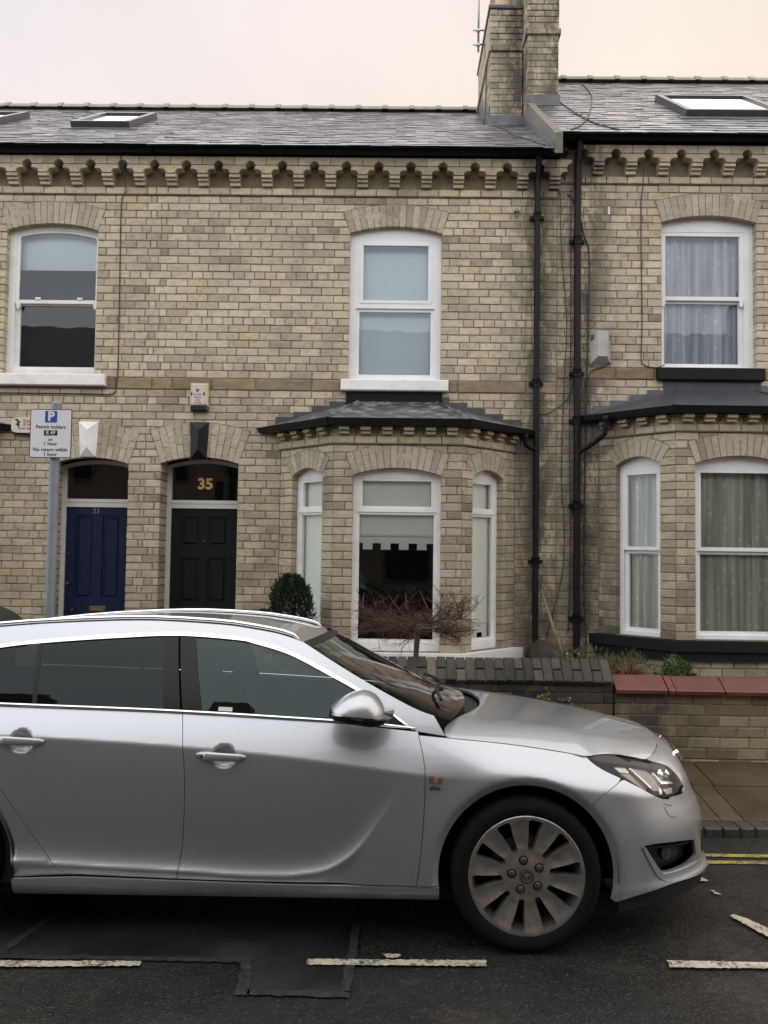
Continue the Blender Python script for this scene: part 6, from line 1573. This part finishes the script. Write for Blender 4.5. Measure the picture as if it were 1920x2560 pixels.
# ------------------------------------------------------------------ wheels
def wheel_parts():
    Rr = .2585; YF = .0
    circ = [(Rr * cos(2 * pi * i / 96), Rr * sin(2 * pi * i / 96)) for i in range(96)]
    holes = []
    for k in range(10):
        a = radians(-100 + 36 * k); ca, sa = cos(a), sin(a)
        loc = cs([(.108, 0), (.112, .010), (.130, .0135), (.18, .0205), (.225, .0290), (.241, .0255), (.243, .0)], 4); loc = loc + [(r_, -t) for r_, t in loc[::-1][1:-1]]
        holes.append([(r_ * ca - t * sa, r_ * sa + t * ca) for r_, t in loc])
    bolts = []
    for k in range(5):
        a = radians(102 + 72 * k); c_ = (.066 * cos(a), .066 * sin(a)); bolts.append(c_); holes.append([(c_[0] + .0215 * cos(2 * pi * i / 16), c_[1] + .0215 * sin(2 * pi * i / 16)) for i in range(16)])
    def y(x, z):
        r_ = math.hypot(x, z); a = math.degrees(math.atan2(z, x)); ph = ((a + 100 + 18) % 36) - 18; off = 1 - (abs(ph) - 18) ** 2 / 324 if 0 else 0
        u = abs(abs(ph) - 18) / 12                    # 0 on the spoke centre line
        d = .014 * sstep(.255, .10, r_) + .006 * sstep(.10, .045, r_) * -1
        if .115 < r_ < .245: d += .0065 * max(0, 1 - u * u) * sstep(.115, .14, r_) * sstep(.245, .225, r_)
        return d
    bnd = circ + [q for h_ in holes for q in h_]; pts = []
    for i in range(1, 22):
        r_ = i * .012; n = max(6, int(2 * pi * r_ / .0115))
        for k in range(n):
            q = (r_ * cos(2 * pi * k / n + i), r_ * sin(2 * pi * k / n + i))
            if r_ < Rr - .006 and not any(inpoly(q[0], q[1], h_) for h_ in holes) and min((q[0] - b[0]) ** 2 + (q[1] - b[1]) ** 2 for b in bnd) > .0045 ** 2: pts.append(q)
    slots = [list(h_) for h_ in holes]; holes = [inset(h_, -.0042) if len(h_) > 20 else h_ for h_ in holes]
    pts = [q for q in pts if not any(inpoly(q[0], q[1], h_) for h_ in holes) and min((q[0] - b[0]) ** 2 + (q[1] - b[1]) ** 2 for h_ in holes for b in h_) > .004 ** 2]
    V, F = tri2d(circ, holes, pts)
    mb = MB(); mb.add([(x, y(x, z), z) for x, z in V], F)
    for h_, s_ in zip(holes, slots):
        n = len(h_); dp = .05 if n > 20 else .018
        mb.add([(x, y(x, z), z) for x, z in h_] + [(x, y(x, z) + .007, z) for x, z in s_] + [(x, y(x, z) + dp, z) for x, z in s_], [(i, (i + 1) % n, (i + 1) % n + n, i + n) for i in range(n)] + [(i + n, (i + 1) % n + n, (i + 1) % n + 2 * n, i + 2 * n) for i in range(n)])
    mb.lathe([(Rr, 0), (Rr + .004, .002), (Rr + .005, .010), (Rr - .004, .016)], (0, 0, 0), 'y', 64)
    return mb, bolts
rim_mb, bolts = wheel_parts()
def wheel(x, sd):
    w_ = link(bpy.data.objects.new('wheel', None)); w_.parent = CAR; w_.location = (x, -sd * .905, HUBZ); w_.empty_display_size = .1
    if sd < 0: w_.rotation_euler = (0, 0, pi)
    def add(mb, name, mat, smooth=True, angle=35, fix=True): return mb.build(name, mat, w_, smooth=smooth, angle=angle, fix=fix)
    k = MB(); k.v = list(rim_mb.v); k.f = list(rim_mb.f); add(k, 'rim', 'alloy', angle=32)
    add(MB().lathe([(.2555, .012), (.240, .03), (.228, .06), (.222, .20)], (0, 0, 0), 'y', 48), 'rim_barrel', 'alloydark')
    prof = [(.256, .012), (.262, .002), (.275, -.006), (.296, -.010), (.315, -.007), (.327, .004), (.3345, .018), (.339, .040), (.340, .125), (.339, .21), (.332, .235), (.30, .25), (.25, .245)]
    add(MB().lathe(prof, (0, 0, 0), 'y', 72), 'tyre', 'rubber', angle=70)
    add(MB().lathe([(.0, .085), (.155, .085), (.155, .105), (.0, .105)], (0, 0, 0), 'y', 40), 'brake_disc', 'brakedisc', angle=30)
    add(MB().lathe([(.222, .20), (.05, .20), (0, .19)], (0, 0, 0), 'y', 40), 'hub_backing', 'liner')
    for bx_, bz_ in bolts: add(MB().lathe([(.0, .004), (.010, .004), (.0155, .007), (.0165, .02)], (bx_, 0, bz_), 'y', 6 * 3), 'wheel_bolt', 'badge', angle=40)
    cap = add(MB().lathe([(.0, -.0005), (.026, .0005), (.0275, -.002), (.031, -.002), (.034, .003), (.034, .02)], (0, 0, 0), 'y', 32), 'centre_cap', 'alloydark', angle=30)
    e = MB()                                   # embossed crest in a ring
    e.lathe([(.0215, .0), (.0225, -.003), (.0240, -.003), (.0250, .0)], (0, 0, 0), 'y', 28)
    e.prism([(-.013, .004), (-.004, .011), (.006, .010), (.013, .003), (.012, -.004), (.006, .003), (.001, .0), (.003, -.009), (-.003, -.011), (-.005, -.002), (-.010, -.001)], -.003, .0); o_ = e.build('emblem', 'alloy', w_)
for x in (0., RAX):
    wheel(x, 1); wheel(x, -1)
# ------------------------------------------------------------------ cabin seen through the glass
def seat(x, y):
    s = MB(); P = [(-.18, .30), (.32, .36), (.34, .46), (.0, .48), (-.14, .50), (-.26, .86), (-.33, 1.08), (-.42, 1.08), (-.36, .80), (-.24, .42)]
    n = len(P); s.add([(x + a, y + b, c_) for b in (-.24, .24) for a, c_ in P], [(i, (i + 1) % n, (i + 1) % n + n, i + n) for i in range(n)] + [tuple(range(n)), tuple(range(2 * n - 1, n - 1, -1))])
    o_ = s.build('seat', 'cabin', CAR)
    MB().bbox(x - .46, x - .36, y - .13, y + .13, 1.10, 1.27, .03).build('headrest', 'cabin', o_)
MAT['seatgrey'] = plain('grey_seat_cloth', (.05, .052, .055), .9, var=.2, scale=40)
for y in (-.38, .38): seat(-1.16, y)
mb = MB(); mb.bbox(-2.35, -2.05, -.65, .65, .55, 1.05, .04); mb.build('rear_seat', 'cabin', CAR)
mb = MB(); P = [(-.86, .62), (-.86, .92), (-.78, .985), (-.60, 1.0), (-.44, .985), (-.44, .62)]; n = len(P); mb.add([(a, b, c_) for b in (-.72, .72) for a, c_ in P], [(i, (i + 1) % n, (i + 1) % n + n, i + n) for i in range(n)] + [tuple(range(n)), tuple(range(2 * n - 1, n - 1, -1))]); mb.build('dashboard', 'cabin', CAR)
mb = MB(); ce = Vector((-.93, -.38, .96)); ax = Vector((-.93, 0, .36)).normalized(); e1 = Vector((0, 1, 0)); e2 = ax.cross(e1); ringp = [ce + (e1 * cos(2 * pi * i / 28) + e2 * sin(2 * pi * i / 28)) * .185 for i in range(29)]
mb.tube(ringp, .016, 7); mb.tube([ce + e1 * .18, ce, ce - e1 * .18], .02, 6); mb.build('steering_wheel', 'cabin', CAR, smooth=True)
st = panel('window_sticker', [(-1.42, 1.036), (-1.355, 1.034), (-1.355, 1.052), (-1.42, 1.054)], GS, 'label', h=.01, gap=0, off=-.004, thick=0, sides=(1,))
for o in ROOTS:
    if '_world' in o: del o['_world']
